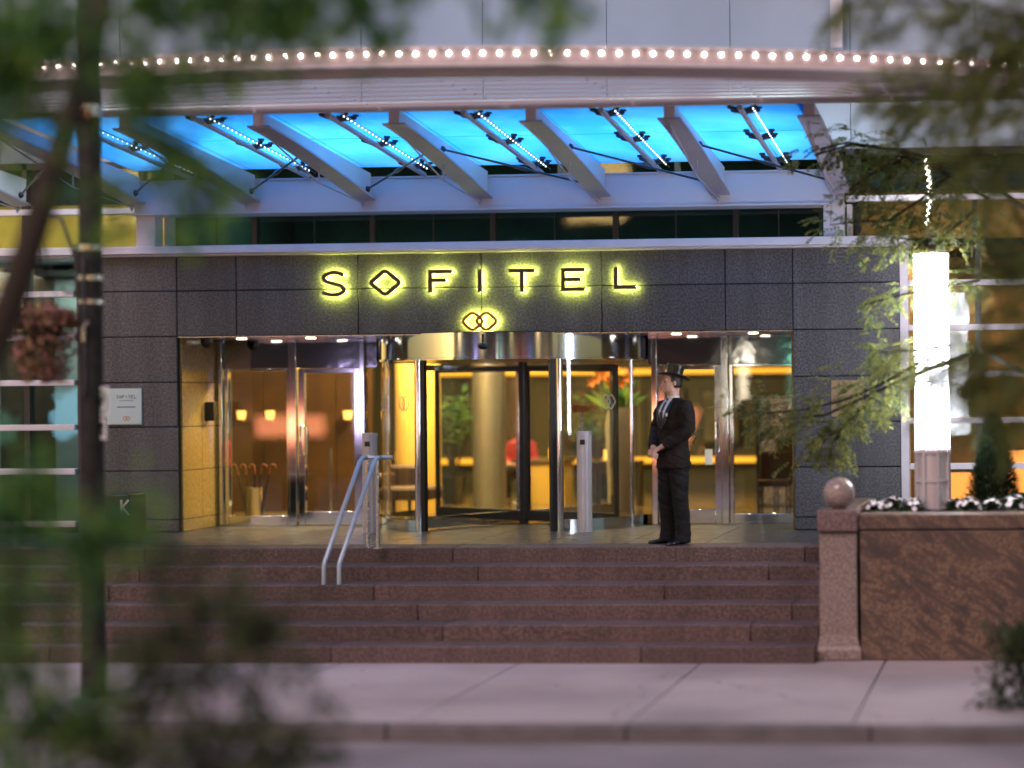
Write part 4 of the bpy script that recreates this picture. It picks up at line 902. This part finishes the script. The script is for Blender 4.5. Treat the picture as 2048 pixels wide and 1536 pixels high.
# low bush at the pavement's edge, bottom right
def bush(name, c, rx, rz, n, ll, mat, lab, seed, cat='bush', stems=7):
    rnd = random.Random(seed); c = Vector(c); t = thing(name, c, lab, cat); a = MB(); s = MB()
    for i in range(stems):
        th = rnd.uniform(0, 6.283); e = c+Vector((math.cos(th)*rx*.6, math.sin(th)*rx*.6, rz*rnd.uniform(.6, 1))); s.tube([c+Vector((math.cos(th)*.03, math.sin(th)*.03, 0)), c.lerp(e, .5)+Vector((0, 0, .04)), e], [.012, .009, .004], 5)
    cl = [c+Vector((rnd.gauss(0, .45)*rx, rnd.gauss(0, .45)*rx, rz*rnd.uniform(.15, 1))) for k in range(14)]
    for i in range(n):
        k = rnd.choice(cl); p = k+Vector((rnd.gauss(0, .22)*rx, rnd.gauss(0, .22)*rx, rnd.gauss(0, .15)*rz)); p.z = max(p.z, c.z+.01)
        a.leaf(p, (p-c)+Vector((rnd.gauss(0, .3), rnd.gauss(0, .3), rnd.gauss(-.1, .2))), (0, 0, 1), ll*rnd.uniform(.6, 1.2), ll*.5)
    a.build('foliage', mat, t, smooth=0); s.build('stem', MT['bark'], t)
bush('bush', PZ(2062, 1412, 0), .42, .55, 900, .10, MT['lfd'], 'low dark leafy bush on the pavement below the planter', 5)

# street trees: a trunk, limbs and fronds of small leaflets
def frond(mb, p, d, L, rnd, ls, pairs=7):
    d = Vector(d).normalized(); droop = Vector((0, 0, -.5)); pts = []; q = Vector(p)
    for k in range(pairs+1):
        pts.append(q.copy()); q = q+(d+droop*(k/pairs)).normalized()*L/pairs
    sd = d.cross(Vector((0, 0, 1))); sd = sd.normalized() if sd.length > .01 else Vector((1, 0, 0))
    for k in range(1, pairs+1):
        tdir = (pts[k]-pts[k-1]).normalized()
        for s in (-1, 1):
            mb.leaf(pts[k], sd*s+tdir*.55+Vector((rnd.gauss(0, .15), rnd.gauss(0, .15), rnd.gauss(-.15, .15))), Vector((rnd.gauss(0, .3), rnd.gauss(0, .3), 1)), ls*rnd.uniform(.75, 1.15), ls*.46)
MULT = 1.25
MULTS = 1.5
def twig_tree(name, base, trunk, limbs, leafy, mat, lab, seed, ls, fl, dens, wood=None, cat='tree', simple=False):
    """trunk: list of points; limbs: lists of (point, radius); leafy: (points, spread, count)"""
    rnd = random.Random(seed); t = thing(name, base, lab, cat); w = MB(); w.tube([p for p, r in trunk], [r for p, r in trunk], 10); lv = MB(); tw = MB()
    for l in limbs: tw.tube([p for p, r in l], [r for p, r in l], 7)
    for pts, spread, cnt in leafy:
        pts = [Vector(p) for p in pts]; L = sum((b-a).length for a, b in zip(pts, pts[1:]))
        tw.tube(pts, [.014*(1-i/len(pts))+.004 for i in range(len(pts))], 5)
        for i in range(round(cnt*(MULTS if cat == 'shrub' else MULT))):
            k = rnd.random()*(len(pts)-1); j = int(k); p = pts[j].lerp(pts[min(j+1, len(pts)-1)], k-j); ax = (pts[min(j+1, len(pts)-1)]-pts[j]).normalized()
            off = Vector((rnd.gauss(0, 1), rnd.gauss(0, 1), rnd.gauss(-.15, .8)))*spread*(.8 if simple else 1); e = p+off
            if rnd.random() < .5: tw.tube([p, p.lerp(e, .5)+Vector((0, 0, .02)), e], [.004, .003, .002], 4, False)
            if simple:
                for q in range(dens): lv.leaf(e+Vector((rnd.gauss(0, .06), rnd.gauss(0, .06), rnd.gauss(0, .06))), off.normalized()*.5+Vector((rnd.gauss(0, .6), rnd.gauss(0, .6), rnd.gauss(-.5, .5))), Vector((rnd.gauss(0, .6), rnd.gauss(0, .6), 1)), ls*rnd.uniform(.6, 1.2), ls*.45)
            else:
                for q in range(dens): frond(lv, e, ax*.5+off.normalized()*.7+Vector((rnd.gauss(0, .5), rnd.gauss(0, .5), rnd.gauss(-.25, .3))), fl*rnd.uniform(.6, 1.2), rnd, ls, 6)
    w.build('trunk', MT['bark'], t); tw.build('branch', MT['bark'], t); lv.build('crown', mat, t, smooth=0)
# right: honey locust by the kerb, its trunk just outside the frame
Yt = 15.6; b0 = Vector((X(2260, Yt), Yt, 0))
def px(l, Y): return [P(u, v, Y+dy) for (u, v, *r) in l for dy in [r[0] if r else 0]]
tk = [(b0, .13), (b0+Vector((.03, .1, 1.5)), .11), (b0+Vector((-.05, .2, 3.2)), .095), (b0+Vector((.0, .2, 4.6)), .075), (b0+Vector((.1, .1, 6.2)), .05)]
J1, J2, J3 = tk[1][0]+Vector((0, 0, .5)), tk[2][0], tk[3][0]
Yl = 18.9
lim = []; lea = []
def limb(J, l, Y, r=.035, leaf=None):
    pts = px(l, Y); k = len(pts); J = Vector(J); lim.append([(J, r), (J.lerp(pts[0], .55)+Vector((0, 0, .12)), r*.75)]+[(p, r*.6*(1-i/k)+.005) for i, p in enumerate(pts)]); return pts
def lf_(l, Y, sp, n): lea.append((px(l, Y), sp, n))
limb(J1, [(1960, 700), (1850, 740), (1740, 790), (1650, 830), (1560, 840)], Yl)
lf_([(1840, 725), (1760, 770), (1690, 800), (1610, 820), (1540, 825), (1492, 828)], Yl, .14, 95)
lf_([(1760, 780), (1700, 840), (1650, 880), (1610, 915)], Yl, .10, 32)
lf_([(1700, 830), (1665, 890), (1655, 930)], Yl, .07, 14)
lf_([(1900, 690), (1830, 700), (1770, 705), (1740, 700)], Yl, .10, 36)
lf_([(1960, 560), (1880, 575), (1800, 590), (1720, 612)], Yl, .07, 34)
limb(J2, [(2000, 380), (1900, 330), (1800, 300), (1700, 290), (1630, 310)], Yl)
lf_([(1980, 400), (1880, 340), (1790, 300), (1700, 285), (1625, 300)], Yl, .15, 80)
lf_([(1900, 350), (1840, 400), (1780, 440), (1700, 445), (1660, 450)], Yl, .13, 50)
lf_([(1950, 420), (1890, 470), (1830, 480), (1750, 470)], Yl, .14, 48)
lf_([(1800, 310), (1740, 350), (1700, 380)], Yl, .12, 26)
# nearer limbs, out of focus
Yn = 12.2
limb(J3, [(2080, 40), (1950, 10), (1800, 0)], Yn)
lf_([(2060, 30), (1900, 5), (1760, 5), (1680, 12)], Yn, .12, 44); lf_([(2070, 90), (2000, 130), (1940, 160)], Yn, .16, 60); lf_([(2090, 20), (2020, 60), (1960, 90)], Yn, .16, 60)
limb(J3, [(2090, 200), (1960, 190), (1820, 180), (1720, 190)], Yn+1)
lf_([(2080, 200), (1950, 185), (1830, 175), (1730, 185)], Yn+1, .10, 60); lf_([(2080, 260), (1990, 300), (1920, 330)], Yn, .13, 40); lf_([(1950, 200), (1850, 225), (1780, 230)], Yn+1.5, .08, 30)
limb(J2, [(2100, 680), (2000, 700), (1920, 720)], Yn+.5)
lf_([(2090, 660), (2000, 690), (1930, 715), (1880, 740)], Yn+.5, .17, 110); lf_([(2090, 760), (2030, 800), (1980, 840)], Yn+.5, .12, 45); lf_([(2090, 600), (2030, 560), (1960, 480)], Yn+.6, .13, 45)
lf_([(2090, 560), (2030, 420), (1990, 330)], Yn+1.5, .15, 50)
twig_tree('street_tree', b0, tk, lim, lea, MT['lf'], 'honey locust with feathery yellow green leaves reaching in from the right edge', 11, .056, .20, 2)
# left: near sapling with a leaning stem
Ys = 10.6
b1 = Vector((X(-330, Ys), Ys, -.13)); stem = px([(-40, 760), (20, 610), (70, 460), (120, 300), (165, 160), (200, 40), (225, -80)], Ys)
tk = [(b1, .12), (b1+Vector((.12, .0, .8)), .11)]+[(p, .098-.007*i) for i, p in enumerate(stem)]
lim = []; lea = []
def tw_(J, l, Y, sp, n, r=.018):
    pts = px(l, Y); lim.append([(Vector(J), r), (Vector(J).lerp(pts[0], .5)+Vector((0, 0, .05)), r*.8), (pts[0], r*.6)]); lea.append((pts, sp, n))
Yq = 9.0
tw_(stem[5], [(240, 20), (330, 30), (430, 20), (540, 30), (640, 20)], Yq, .13, 70); tw_(stem[4], [(230, 150), (300, 230), (360, 300), (410, 370), (400, 430)], Yq, .09, 60)
tw_(stem[4], [(250, 110), (340, 150), (420, 160), (490, 150)], Yq, .09, 20); tw_(stem[5], [(150, 40), (90, 60), (30, 90), (-40, 110)], Yq, .14, 120)
tw_(stem[3], [(90, 240), (50, 200), (10, 260), (-40, 240)], Yq, .10, 22); tw_(stem[5], [(420, -10), (560, 5), (700, -15), (770, 30)], Yq, .10, 36); tw_(stem[6], [(600, -40), (800, -45), (1000, -30), (1130, 0)], Yq, .08, 34)
tw_(stem[6], [(1050, -40), (1110, 0), (1120, 50)], Yq, .05, 14); tw_(stem[6], [(700, -30), (735, 20), (745, 70)], Yq, .05, 12)
tw_(stem[6], [(300, -60), (450, -50), (600, -20)], Yq, .14, 50); tw_(stem[3], [(150, 330), (230, 400), (250, 470)], Yq, .08, 14)
twig_tree('street_tree', b1, tk, lim, lea, MT['lfg'], 'leaning sapling with broad green leaves close by on the left', 21, .115, .2, 4, simple=True)
# left bottom: young leafy shrubs close to the camera
def shrub(name, base, stems, mat, lab, seed, ls, dens):
    lim = []; lea = []
    for l, sp, n in stems:
        pts = px(l, 8.8); lea.append((pts, sp, n)); lim.append([(Vector(base), .02), (Vector(base).lerp(pts[0], .5), .016), (pts[0], .012)])
    twig_tree(name, base, [(Vector(base), .03), (Vector(base)+Vector((0, 0, .35)), .025)], lim, lea, mat, lab, seed, ls, .2, dens, simple=True, cat='shrub')
shrub('shrub', (X(40, 8.8), 8.8, -.13), [([(60, 1500), (60, 1350), (30, 1200), (40, 1050), (60, 920)], .11, 75), ([(0, 1450), (-30, 1250), (0, 1100), (20, 950)], .10, 50), ([(120, 1500), (180, 1420), (230, 1360)], .09, 26), ([(130, 1180), (170, 1090), (220, 1040), (270, 1030)], .09, 40)], MT['lfg'], 'tall shrub with green leaves close by at the lower left edge', 31, .12, 3)
shrub('shrub', (X(420, 8.8), 8.8, -.13), [([(420, 1560), (430, 1450), (400, 1300), (380, 1180), (420, 1100)], .11, 62), ([(480, 1560), (520, 1480), (510, 1350), (530, 1260), (520, 1215)], .06, 34), ([(340, 1540), (300, 1440), (290, 1340), (330, 1250)], .10, 44), ([(560, 1560), (590, 1490), (600, 1430)], .08, 26), ([(250, 1560), (200, 1500), (150, 1440)], .10, 30)], MT['lfd'], 'dark leafy shrub close by below the handrail', 32, .12, 3)

# ------------------------------------------------------------------ across the street (seen in the glass)
ob = thing('opposite_building', (-8, -16, 0), 'brick block across the street with lit windows', 'building')
mb = MB(); mb.box(-40, 25, -18, -16, -.13, 15)
mb.build('wall', M('dull brick', (.10,.07,.06), .9, var=.4), ob)
lw = [emit('lit shop window', c, s) for c, s in (((1,.62,.22), 5), ((.35,.75,1), 4), ((1,.30,.14), 4), ((.75,.6,1), 4), ((.35,.9,.6), 1.0), ((1,.85,.6), 7))]
x = -39.0; ro = random.Random(3)
while x < 23:
    w = ro.choice((.25, .4, .9, 1.6, 2.4)); h = ro.uniform(.6, 2.6); z = ro.uniform(.5, 1.6)
    MB().box(x, x+w, -15.99, -15.95, z, z+h).build('lit_window', ro.choice(lw), ob); x += w+ro.uniform(.5, 1.8)
for i in range(16):
    for j in range(1, 4): MB().box(-39+4*i, -37+4*i, -15.99, -15.95, 1.6+3.4*j, 3.6+3.4*j).build('lit_window' if (i*7+j*5) % 4 == 0 else 'window', lw[0] if (i*7+j*5) % 4 == 0 else MT['paned'], ob)

# ------------------------------------------------------------------ dusk light
wd = bpy.data.worlds.new('World'); S.world = wd; wd.use_nodes = True; t = wd.node_tree
sk = t.nodes.new('ShaderNodeTexSky'); sk.sky_type = 'NISHITA'; sk.sun_disc = False; sk.sun_elevation = R(7); sk.sun_rotation = R(205); sk.air_density = 1.2; sk.dust_density = 1.5; sk.ozone_density = 1.6
bg = t.nodes['Background']; bg.inputs[1].default_value = .12; t.links.new(sk.outputs[0], bg.inputs[0])
sl = bpy.data.lights.new('sun', 'SUN'); sl.energy = 1.1; sl.angle = R(30); sl.color = (1, .70, .72); so_ = bpy.data.objects.new('sun', sl); COL.objects.link(so_)
so_.rotation_euler = (R(42), 0, R(-20))
S.view_settings.view_transform = 'Standard'; S.view_settings.look = 'None'; S.view_settings.gamma = 1; S.view_settings.exposure = 0.9
S.render.engine = 'CYCLES'; cy = S.cycles
cy.use_denoising = True; cy.max_bounces = 10; cy.transparent_max_bounces = 24; cy.sample_clamp_indirect = 6; cy.caustics_reflective = False; cy.caustics_refractive = False
try: cy.denoiser = 'OPENIMAGEDENOISE'; cy.denoising_input_passes = 'RGB_ALBEDO_NORMAL'
except Exception: pass
# ------------------------------------------------------------------ doorman
DC = PZ(1349, 1088, PLAT)
pm = thing('person', DC, 'doorman in black suit and top hat standing with clasped hands', 'person')
BA, HA = R(-43), R(-72)
def rot(v, a, c=(0, 0)):
    x, y, z = v; x -= c[0]; y -= c[1]; return (c[0]+x*math.cos(a)-y*math.sin(a), c[1]+x*math.sin(a)+y*math.cos(a), z)
def place(mb, a=BA, c=(0, 0)):
    mb.v = [tuple(Vector(rot(v, a, c))+DC) for v in mb.v]; return mb
from mathutils import noise
def fuse(mb, name, m, parent, vox, it=4, label=None, fold=0):
    o = mb.build(name, m, parent, smooth=0); md = o.modifiers.new('r', 'REMESH'); md.mode = 'VOXEL'; md.voxel_size = vox
    s = o.modifiers.new('s', 'SMOOTH'); s.iterations = it; s.factor = .5
    dg = bpy.context.evaluated_depsgraph_get(); dg.update(); me = bpy.data.meshes.new_from_object(o.evaluated_get(dg)); o.modifiers.clear()
    if fold:                               # drag folds of the cloth, slanting round the limbs
        me.update(); ns = [v.normal.copy() for v in me.vertices]
        for v, nv_ in zip(me.vertices, ns):
            p = v.co.copy(); q = Vector((p.x*5+p.z*5, p.y*5, p.z*15+p.x*5)); k = noise.noise(q)+.5*noise.noise(q*2.1)
            v.co = p+nv_*fold*(1-abs(k)*2.2)
    me.polygons.foreach_set('use_smooth', [True]*len(me.polygons)); me.name = name
    if not me.materials: me.materials.append(m)
    o.data = me
    if label: o['label'] = label
    return o
V = Vector
# joints (facing -y, own left is +x)
sh = {s: V((s*.195, .015, 1.495)) for s in (-1, 1)}
el = {-1: V((-.275, -.02, 1.245)), 1: V((.285, .0, 1.24))}
wr = {-1: V((-.055, -.235, 1.035)), 1: V((.075, -.225, 1.055))}
hip = {s: V((s*.09, .0, .93)) for s in (-1, 1)}
kn = {-1: V((-.118, -.02, .50)), 1: V((.122, -.01, .50))}
an = {-1: V((-.128, .01, .09)), 1: V((.135, .02, .09))}
hc = (0.0, -.045)                           # head axis
def headpart(mb): return place(mb, HA-0, (0, 0))
b = MB()
b.rings([((0,0,.88), .15, .10), ((0,0,.98), .165, .11), ((0,0,1.12), .14, .10), ((0,0,1.30), .16, .115), ((0,.0,1.46), .175, .11), ((0,.01,1.54), .13, .085), ((0,.015,1.58), .065, .062)])
b.tube([(0, .012, 1.54), (0, .0, 1.60), (0, -.012, 1.68)], [.062, .058, .060], 16)
for s in (-1, 1):
    b.tube([sh[s], sh[s].lerp(el[s], .5), el[s], el[s].lerp(wr[s], .35), wr[s]], [.055, .05, .043, .042, .029], 12)
    b.tube([hip[s], hip[s].lerp(kn[s], .5), kn[s], kn[s].lerp(an[s], .3), an[s]], [.085, .075, .055, .056, .04], 12)
# hands: right hand held in the left, five bent fingers each
def hand(w, s):
    pc = V((.008*s, -.272, 1.000+.012*s)); d = (pc-w).normalized()
    b.tube([w, w.lerp(pc, .5), pc, pc+V((-s*.02, -.006, -.012))], [(.026, .024), (.034, .022), (.040, .022), (.034, .018)], 12)
    for k in range(4):
        o = V((0, -.004*k, .026-.017*k)); L = (.036, .042, .04, .031)[k]
        p0 = pc+V((-s*.022, -.012, 0))+o; p1 = p0+V((-s*L*.7, -.014+.01*(s < 0), -.012)); p2 = p1+V((-s*L*.30, .026, -.018)); p3 = p2+V((s*.006, .022, -.006))
        b.tube([p0, p1, p2, p3], [.0095, .009, .0085, .007], 8)
    t0 = w.lerp(pc, .55)+V((0, -.012, .024)); b.tube([t0, t0+V((-s*.016, -.022, .020)), t0+V((-s*.040, -.030, .018)), t0+V((-s*.058, -.026, .008))], [.012, .0115, .010, .008], 8)
hand(wr[-1], -1); hand(wr[1], 1)
place(b)
# head in its own turn, added to the same surface
h = MB()
hz = 1.645
h.rings([((0,-.050,hz+.000), .030, .030), ((0,-.040,hz+.012), .048, .058), ((0,-.030,hz+.040), .060, .080), ((0,-.020,hz+.075), .068, .093), ((0,-.010,hz+.110), .072, .098), ((0,-.004,hz+.145), .075, .100), ((0,.0,hz+.185), .074, .098), ((0,.004,hz+.215), .060, .080), ((0,.006,hz+.232), .03, .04)], 28)
h.tube([(0, .01, 1.60), (0, .012, 1.66), (0, .02, 1.72)], [.056, .056, .06], 14)
h.tube([(0, -.105, hz+.128), (0, -.114, hz+.098), (0, -.128, hz+.080), (0, -.112, hz+.068)], [(.011, .011), (.012, .012), (.015, .014), (.014, .01)], 10)
h.ball((0, -.098, hz+.012), .024, 12, 8, (1, .8, .8)); h.tube([(-.028, -.098, hz+.044), (0, -.111, hz+.046), (.028, -.098, hz+.044)], [.008, .0105, .008], 8); h.tube([(-.024, -.098, hz+.034), (0, -.108, hz+.033), (.024, -.098, hz+.034)], [.008, .011, .008], 8)
h.tube([(-.055, -.080, hz+.135), (-.025, -.100, hz+.139), (.025, -.100, hz+.139), (.055, -.080, hz+.135)], .012, 8)
for s in (-1, 1):
    h.ball((s*.078, .008, hz+.098), .028, 12, 8, (.35, .62, 1.1)); h.ball((s*.045, -.062, hz+.082), .025, 10, 8, (.8, .8, .7))
place(h, HA); b.add(h.v, h.f)
body = fuse(b, 'body', MT['skin'], pm, .0055, 3)
# eyes, brows
e = MB(); br = MB()
for s in (-1, 1):
    e.ball((s*.031, -.090, hz+.112), .0125, 12, 8)
    br.tube([(s*.012, -.107, hz+.137), (s*.032, -.104, hz+.142), (s*.054, -.086, hz+.136)], [.004, .006, .003], 6)
place(e, HA).build('eye', M('eye', (.10,.07,.05), .15), pm); place(br, HA).build('eyebrow', MT['hair'], pm)
hr_ = MB()
n = 26; vs = []; fs = []
for i, (z, g_) in enumerate(((.050, 0), (.075, 1), (.105, 1), (.135, 1), (.165, 1), (.2, 1), (.235, 1))):
    rx, ry, cy = {0: (.058, .080, .012), 1: (.072, .096, .006), 2: (.077, .102, .0), 3: (.080, .104, .0), 4: (.081, .105, .0), 5: (.076, .1, .002), 6: (.05, .06, .005)}[i]
    a0 = (-.12, -.10, -.06, -.28, -.36, -.9, -1.2)[i]
    for j in range(n+1):
        a = a0+(PI-2*a0)*j/n; vs.append((rx*math.cos(a), cy+ry*math.sin(a), hz+z))
for i in range(6):
    for j in range(n): q = i*(n+1)+j; fs.append((q, q+1, q+n+2, q+n+1))
hr_.add(vs, fs)
for s in (-1, 1): hr_.tube([(s*.076, -.024, hz+.150), (s*.075, -.026, hz+.112)], [.009, .006], 6)
o = place(hr_, HA).build('hair', MT['hair'], pm); md = o.modifiers.new('t', 'SOLIDIFY'); md.thickness = .008
# top hat
ht = MB(); hb0 = hz+.165
ht.lathe([(0, 0), (.083, 0), (.084, .01), (.083, .045), (.085, .095), (.090, .130), (.088, .136), (0, .138)], (0, .006, hb0), 40)
n = 40; vs = []; fs = []
for k, (r_, dz) in enumerate(((.080, .004), (.114, .000), (.142, .004), (.154, .014), (.152, .020), (.138, .012), (.108, .008), (.080, .012))):
    for j in range(n):
        a = 2*PI*j/n; cu = abs(math.cos(a))**2; vs.append((r_*.93*math.cos(a), .006+r_*1.10*math.sin(a), hb0+dz+(r_-.08)*(.42*cu-.12)))
for k in range(8):
    for j in range(n): a_, b_2 = k*n+j, k*n+(j+1) % n; c_2, d_2 = ((k+1) % 8)*n+(j+1) % n, ((k+1) % 8)*n+j; fs.append((a_, b_2, c_2, d_2))
ht.add(vs, fs)
bd = MB(); bd.lathe([(.0845, .012), (.0875, .012), (.0875, .040), (.0845, .040)], (0, .006, hb0), 40)
for mb in (ht, bd):
    for i, v in enumerate(mb.v):
        v = (v[0]*1.1, v[1]*1.1, hb0+(v[2]-hb0)*1.03)
        y, z = v[1], v[2]-hb0; c, s = math.cos(R(-13)), math.sin(R(-13)); mb.v[i] = (v[0], y*c-z*s, hb0+y*s+z*c)
hat = place(ht, HA).build('top_hat', M('silk hat', (.008,.008,.010), .35), pm, smooth=35); place(bd, HA).build('hat_band', MT['band'], hat)
# jacket
def prof(z):                                # (half width, half depth, centre y) of the jacket
    T = [(.825, .205, .155, 0), (.95, .198, .150, 0), (1.08, .178, .138, -.005), (1.18, .172, .135, -.005), (1.32, .190, .145, -.003), (1.44, .205, .140, .003), (1.50, .188, .115, .01), (1.55, .125, .085, .015), (1.585, .075, .068, .018)]
    for a, c in zip(T, T[1:]):
        if a[0] <= z <= c[0]:
            k = (z-a[0])/(c[0]-a[0]); return [a[i]+(c[i]-a[i])*k for i in (1, 2, 3)]
    return T[-1][1:] if z > 1.5 else T[0][1:]
j = MB(); j.rings([((0, prof(z)[2], z), prof(z)[0]*1.06, prof(z)[1]*1.08) for z in (.825, .86, .95, 1.08, 1.18, 1.32, 1.44, 1.50, 1.55, 1.585)], 36)
for s in (-1, 1):
    a, c, d = sh[s], el[s], wr[s]; d2 = c.lerp(d, .90)
    j.tube([V((s*.10, .01, 1.51)), a+V((s*.005, 0, -.005)), a.lerp(c, .35)+V((s*.008, 0, 0)), a.lerp(c, .75), c, c.lerp(d, .3)+V((0, -.0, -.008)), c.lerp(d, .65), d2], [.06, .080, .086, .078, .076, .073, .062, .054], 16)
jk = fuse(place(j), 'jacket', MT['wool'], pm, .0085, 4, fold=.006)
def front(x, z, o):                          # a point lying on the jacket's front
    rx, ry, cy = prof(z); rx *= 1.06; ry *= 1.08; return (x, cy-ry*math.sqrt(max(.05, 1-(x/rx)**2))-o, z)
def patch(rows, o, name, m, par, th=.006):
    vs = []; fs = []; n = 9
    for (z, xa, xb_) in rows:
        for i in range(n): vs.append(front(xa+(xb_-xa)*i/(n-1), z, o))
    for r_ in range(len(rows)-1):
        for i in range(n-1): q = r_*n+i; fs.append((q, q+1, q+n+1, q+n))
    ob_ = place(MB().add(vs, fs)).build(name, m, par); md = ob_.modifiers.new('t', 'SOLIDIFY'); md.thickness = th; md.offset = 0; return ob_
sh_rows = [(1.265, -.006, .006), (1.32, -.028, .028), (1.38, -.048, .048), (1.44, -.064, .064), (1.50, -.074, .074), (1.54, -.070, .070), (1.575, -.055, .055)]
shirt = patch(sh_rows, .008, 'shirt', MT['shirt'], pm)
col_ = MB(); col_.lathe([(.064, 1.55), (.068, 1.58), (.066, 1.607), (.062, 1.607)], (0, .004, 0), 28); place(col_).build('collar', MT['shirt'], shirt)
patch([(1.27, -.010, .010), (1.34, -.030, .030), (1.42, -.026, .026), (1.52, -.018, .018), (1.545, -.014, .014)], .016, 'tie', MT['tie'], pm); 
kn_ = MB(); kn_.ball((0, -.078, 1.565), .020, 10, 8, (.9, .6, 1)); place(kn_).build('tie_knot', MT['tie'], pm)
for s in (-1, 1):
    lp = MB(); q = [(.004, 1.225), (.075, 1.32), (.112, 1.42), (.098, 1.445), (.116, 1.452), (.094, 1.53), (.070, 1.572), (.062, 1.54), (.064, 1.46), (.040, 1.36)]
    vs = [front(s*x, z, .016) for x, z in q]; lp.add(vs, [tuple(range(len(q)))]); o = place(lp).build('lapel', MT['silk'], jk, smooth=0); md = o.modifiers.new('t', 'SOLIDIFY'); md.thickness = .006; md.offset = 0
pf = MB()
for s in (-1, 1):
    pf = MB(); pf.add([front(s*x_, z_, .011) for x_, z_ in ((.080, 1.02), (.165, 1.03), (.165, .985), (.080, .975))], [(0, 1, 2, 3)]); o = place(pf).build('pocket_flap', MT['wool2'], jk, smooth=0); md = o.modifiers.new('t', 'SOLIDIFY'); md.thickness = .005; md.offset = 0
pk = MB(); p = V(front(.095, 1.405, .022)); 
for k in range(5): pk.ball(p+V((.012*math.cos(k*1.26), -.004, .012*math.sin(k*1.26))), .009, 6, 5)
place(pk).build('buttonhole_flower', MT['petal'], pm)
bt = MB()
for z in (1.20, 1.09, .98): bt.ball(front(.012, z, .002), .010, 8, 6, (1, .5, 1))
place(bt).build('button', MT['black'], jk)
# trousers
tr = MB(); tr.rings([((0, 0, .80), .168, .115), ((0, 0, .90), .178, .128), ((0, 0, 1.0), .165, .12)], 28)
for s in (-1, 1):
    tr.tube([hip[s]+V((0, 0, .02)), hip[s]+V((0, 0, -.08)), hip[s].lerp(kn[s], .55), kn[s], kn[s].lerp(an[s], .5)+V((0, .008, 0)), an[s]+V((0, .0, .04)), an[s]+V((0, -.012, -.062))], [.104, .114, .100, .086, .082, .080, .088], 18)
fuse(place(tr), 'trousers', MT['wool2'], pm, .008, 3, fold=.007)
for s in (-1, 1):
    x = an[s].x; so2 = MB(); fo_ = []
    vs = []; fs = []; n = 16
    for (y, hw_, hh) in ((.075, .020, .055), (.065, .036, .075), (.02, .042, .085), (-.05, .044, .075), (-.11, .050, .055), (-.16, .049, .046), (-.195, .036, .038), (-.212, .016, .025)):
        for q in range(n):
            a = 2*PI*q/n; vs.append((x+hw_*math.cos(a), y, max(.004, hh*.5+hh*.5*math.sin(a)*1.02)))
    for r_ in range(7):
        for q in range(n): a_, b_2 = r_*n+q, r_*n+(q+1) % n; fs.append((a_, b_2, b_2+n, a_+n))
    fs += [tuple(range(n)), tuple(7*n+q for q in range(n))]; vs = [rot(v, R(-20 if s < 0 else 6), (x, an[s].y)) for v in vs]; so2.add(vs, fs); place(so2).build('shoe', MT['leather'], pm)
# receptionist seated behind the desk
c = Vector((X(1042, 28.9), 28.9, PLAT)); rp_ = thing('person', c, 'person in a red jacket seated behind the reception desk', 'person')
DZ = -.44
b = MB(); q = lambda l: [Vector(p_)+c for p_ in l]
b.tube(q([(0, 0, 1.36+DZ), (0, 0, 1.48+DZ)]), .05, 12); b.ball(c+Vector((0, 0, 1.585+DZ)), .10, 16, 12, (.78, .95, 1.18)); b.ball(c+Vector((0, -.098, 1.57+DZ)), .014, 8, 6)
b.rings([(c+Vector((0, 0, .95+DZ)), .15, .1), (c+Vector((0, 0, 1.2+DZ)), .15, .1), (c+Vector((0, 0, 1.38+DZ)), .16, .09)])
for s in (-1, 1):
    b.tube(q([(s*.08, 0, .55), (s*.10, -.22, .52), (s*.11, -.42, .49), (s*.11, -.42, .28), (s*.11, -.40, .06), (s*.11, -.52, .03)]), [.08, .075, .055, .05, .04, .03], 10)
    b.tube(q([(s*.17, 0, 1.36+DZ), (s*.22, -.03, 1.1+DZ), (s*.14, -.24, 1.04+DZ), (s*.11, -.30, 1.04+DZ)]), [.05, .045, .03, .035], 10)
    for k in range(4): b.tube(q([(s*.11-.015+.012*k, -.31, 1.04+DZ), (s*.11-.015+.012*k, -.365, 1.025+DZ)]), [.009, .007], 6)
    b.tube(q([(s*.08, -.29, 1.04+DZ), (s*.06, -.33, 1.04+DZ)]), [.011, .008], 6)
fuse(b, 'body', MT['skin'], rp_, .009, 2)
b = MB(); b.rings([(c+Vector((0, 0, .84+DZ)), .18, .125), (c+Vector((0, 0, 1.15+DZ)), .17, .12), (c+Vector((0, 0, 1.36+DZ)), .19, .115), (c+Vector((0, 0, 1.44+DZ)), .08, .07)])
for s in (-1, 1): b.tube(q([(s*.15, 0, 1.36+DZ), (s*.22, -.03, 1.1+DZ), (s*.15, -.22, 1.04+DZ)]), [.07, .06, .045], 10)
fuse(b, 'jacket', MT['red'], rp_, .012, 2)
MB().ball(c+Vector((0, .03, 1.62+DZ)), .106, 16, 12, (.82, .95, 1.1)).build('hair', MT['hair'], rp_)
b = MB(); b.rings([(c+Vector((0, 0, .42)), .17, .13), (c+Vector((0, 0, .55)), .17, .12)])
for s in (-1, 1): b.tube(q([(s*.09, .02, .52), (s*.10, -.22, .51), (s*.11, -.43, .48), (s*.11, -.43, .28), (s*.11, -.41, .08)]), [.09, .085, .068, .06, .055], 10)
fuse(b, 'trousers', MT['wool2'], rp_, .012, 2)
stl = thing('stool', c, 'round stool under the person in the red jacket', 'stool')
MB().lathe([(0, .36), (.17, .36), (.18, .40), (0, .415)], c, 24).build('seat', MT['sofa'], stl); MB().lathe([(0, 0), (.2, 0), (.19, .02), (.03, .04), (.03, .37), (0, .37)], c, 24).build('base', MT['chrome'], stl, smooth=30)
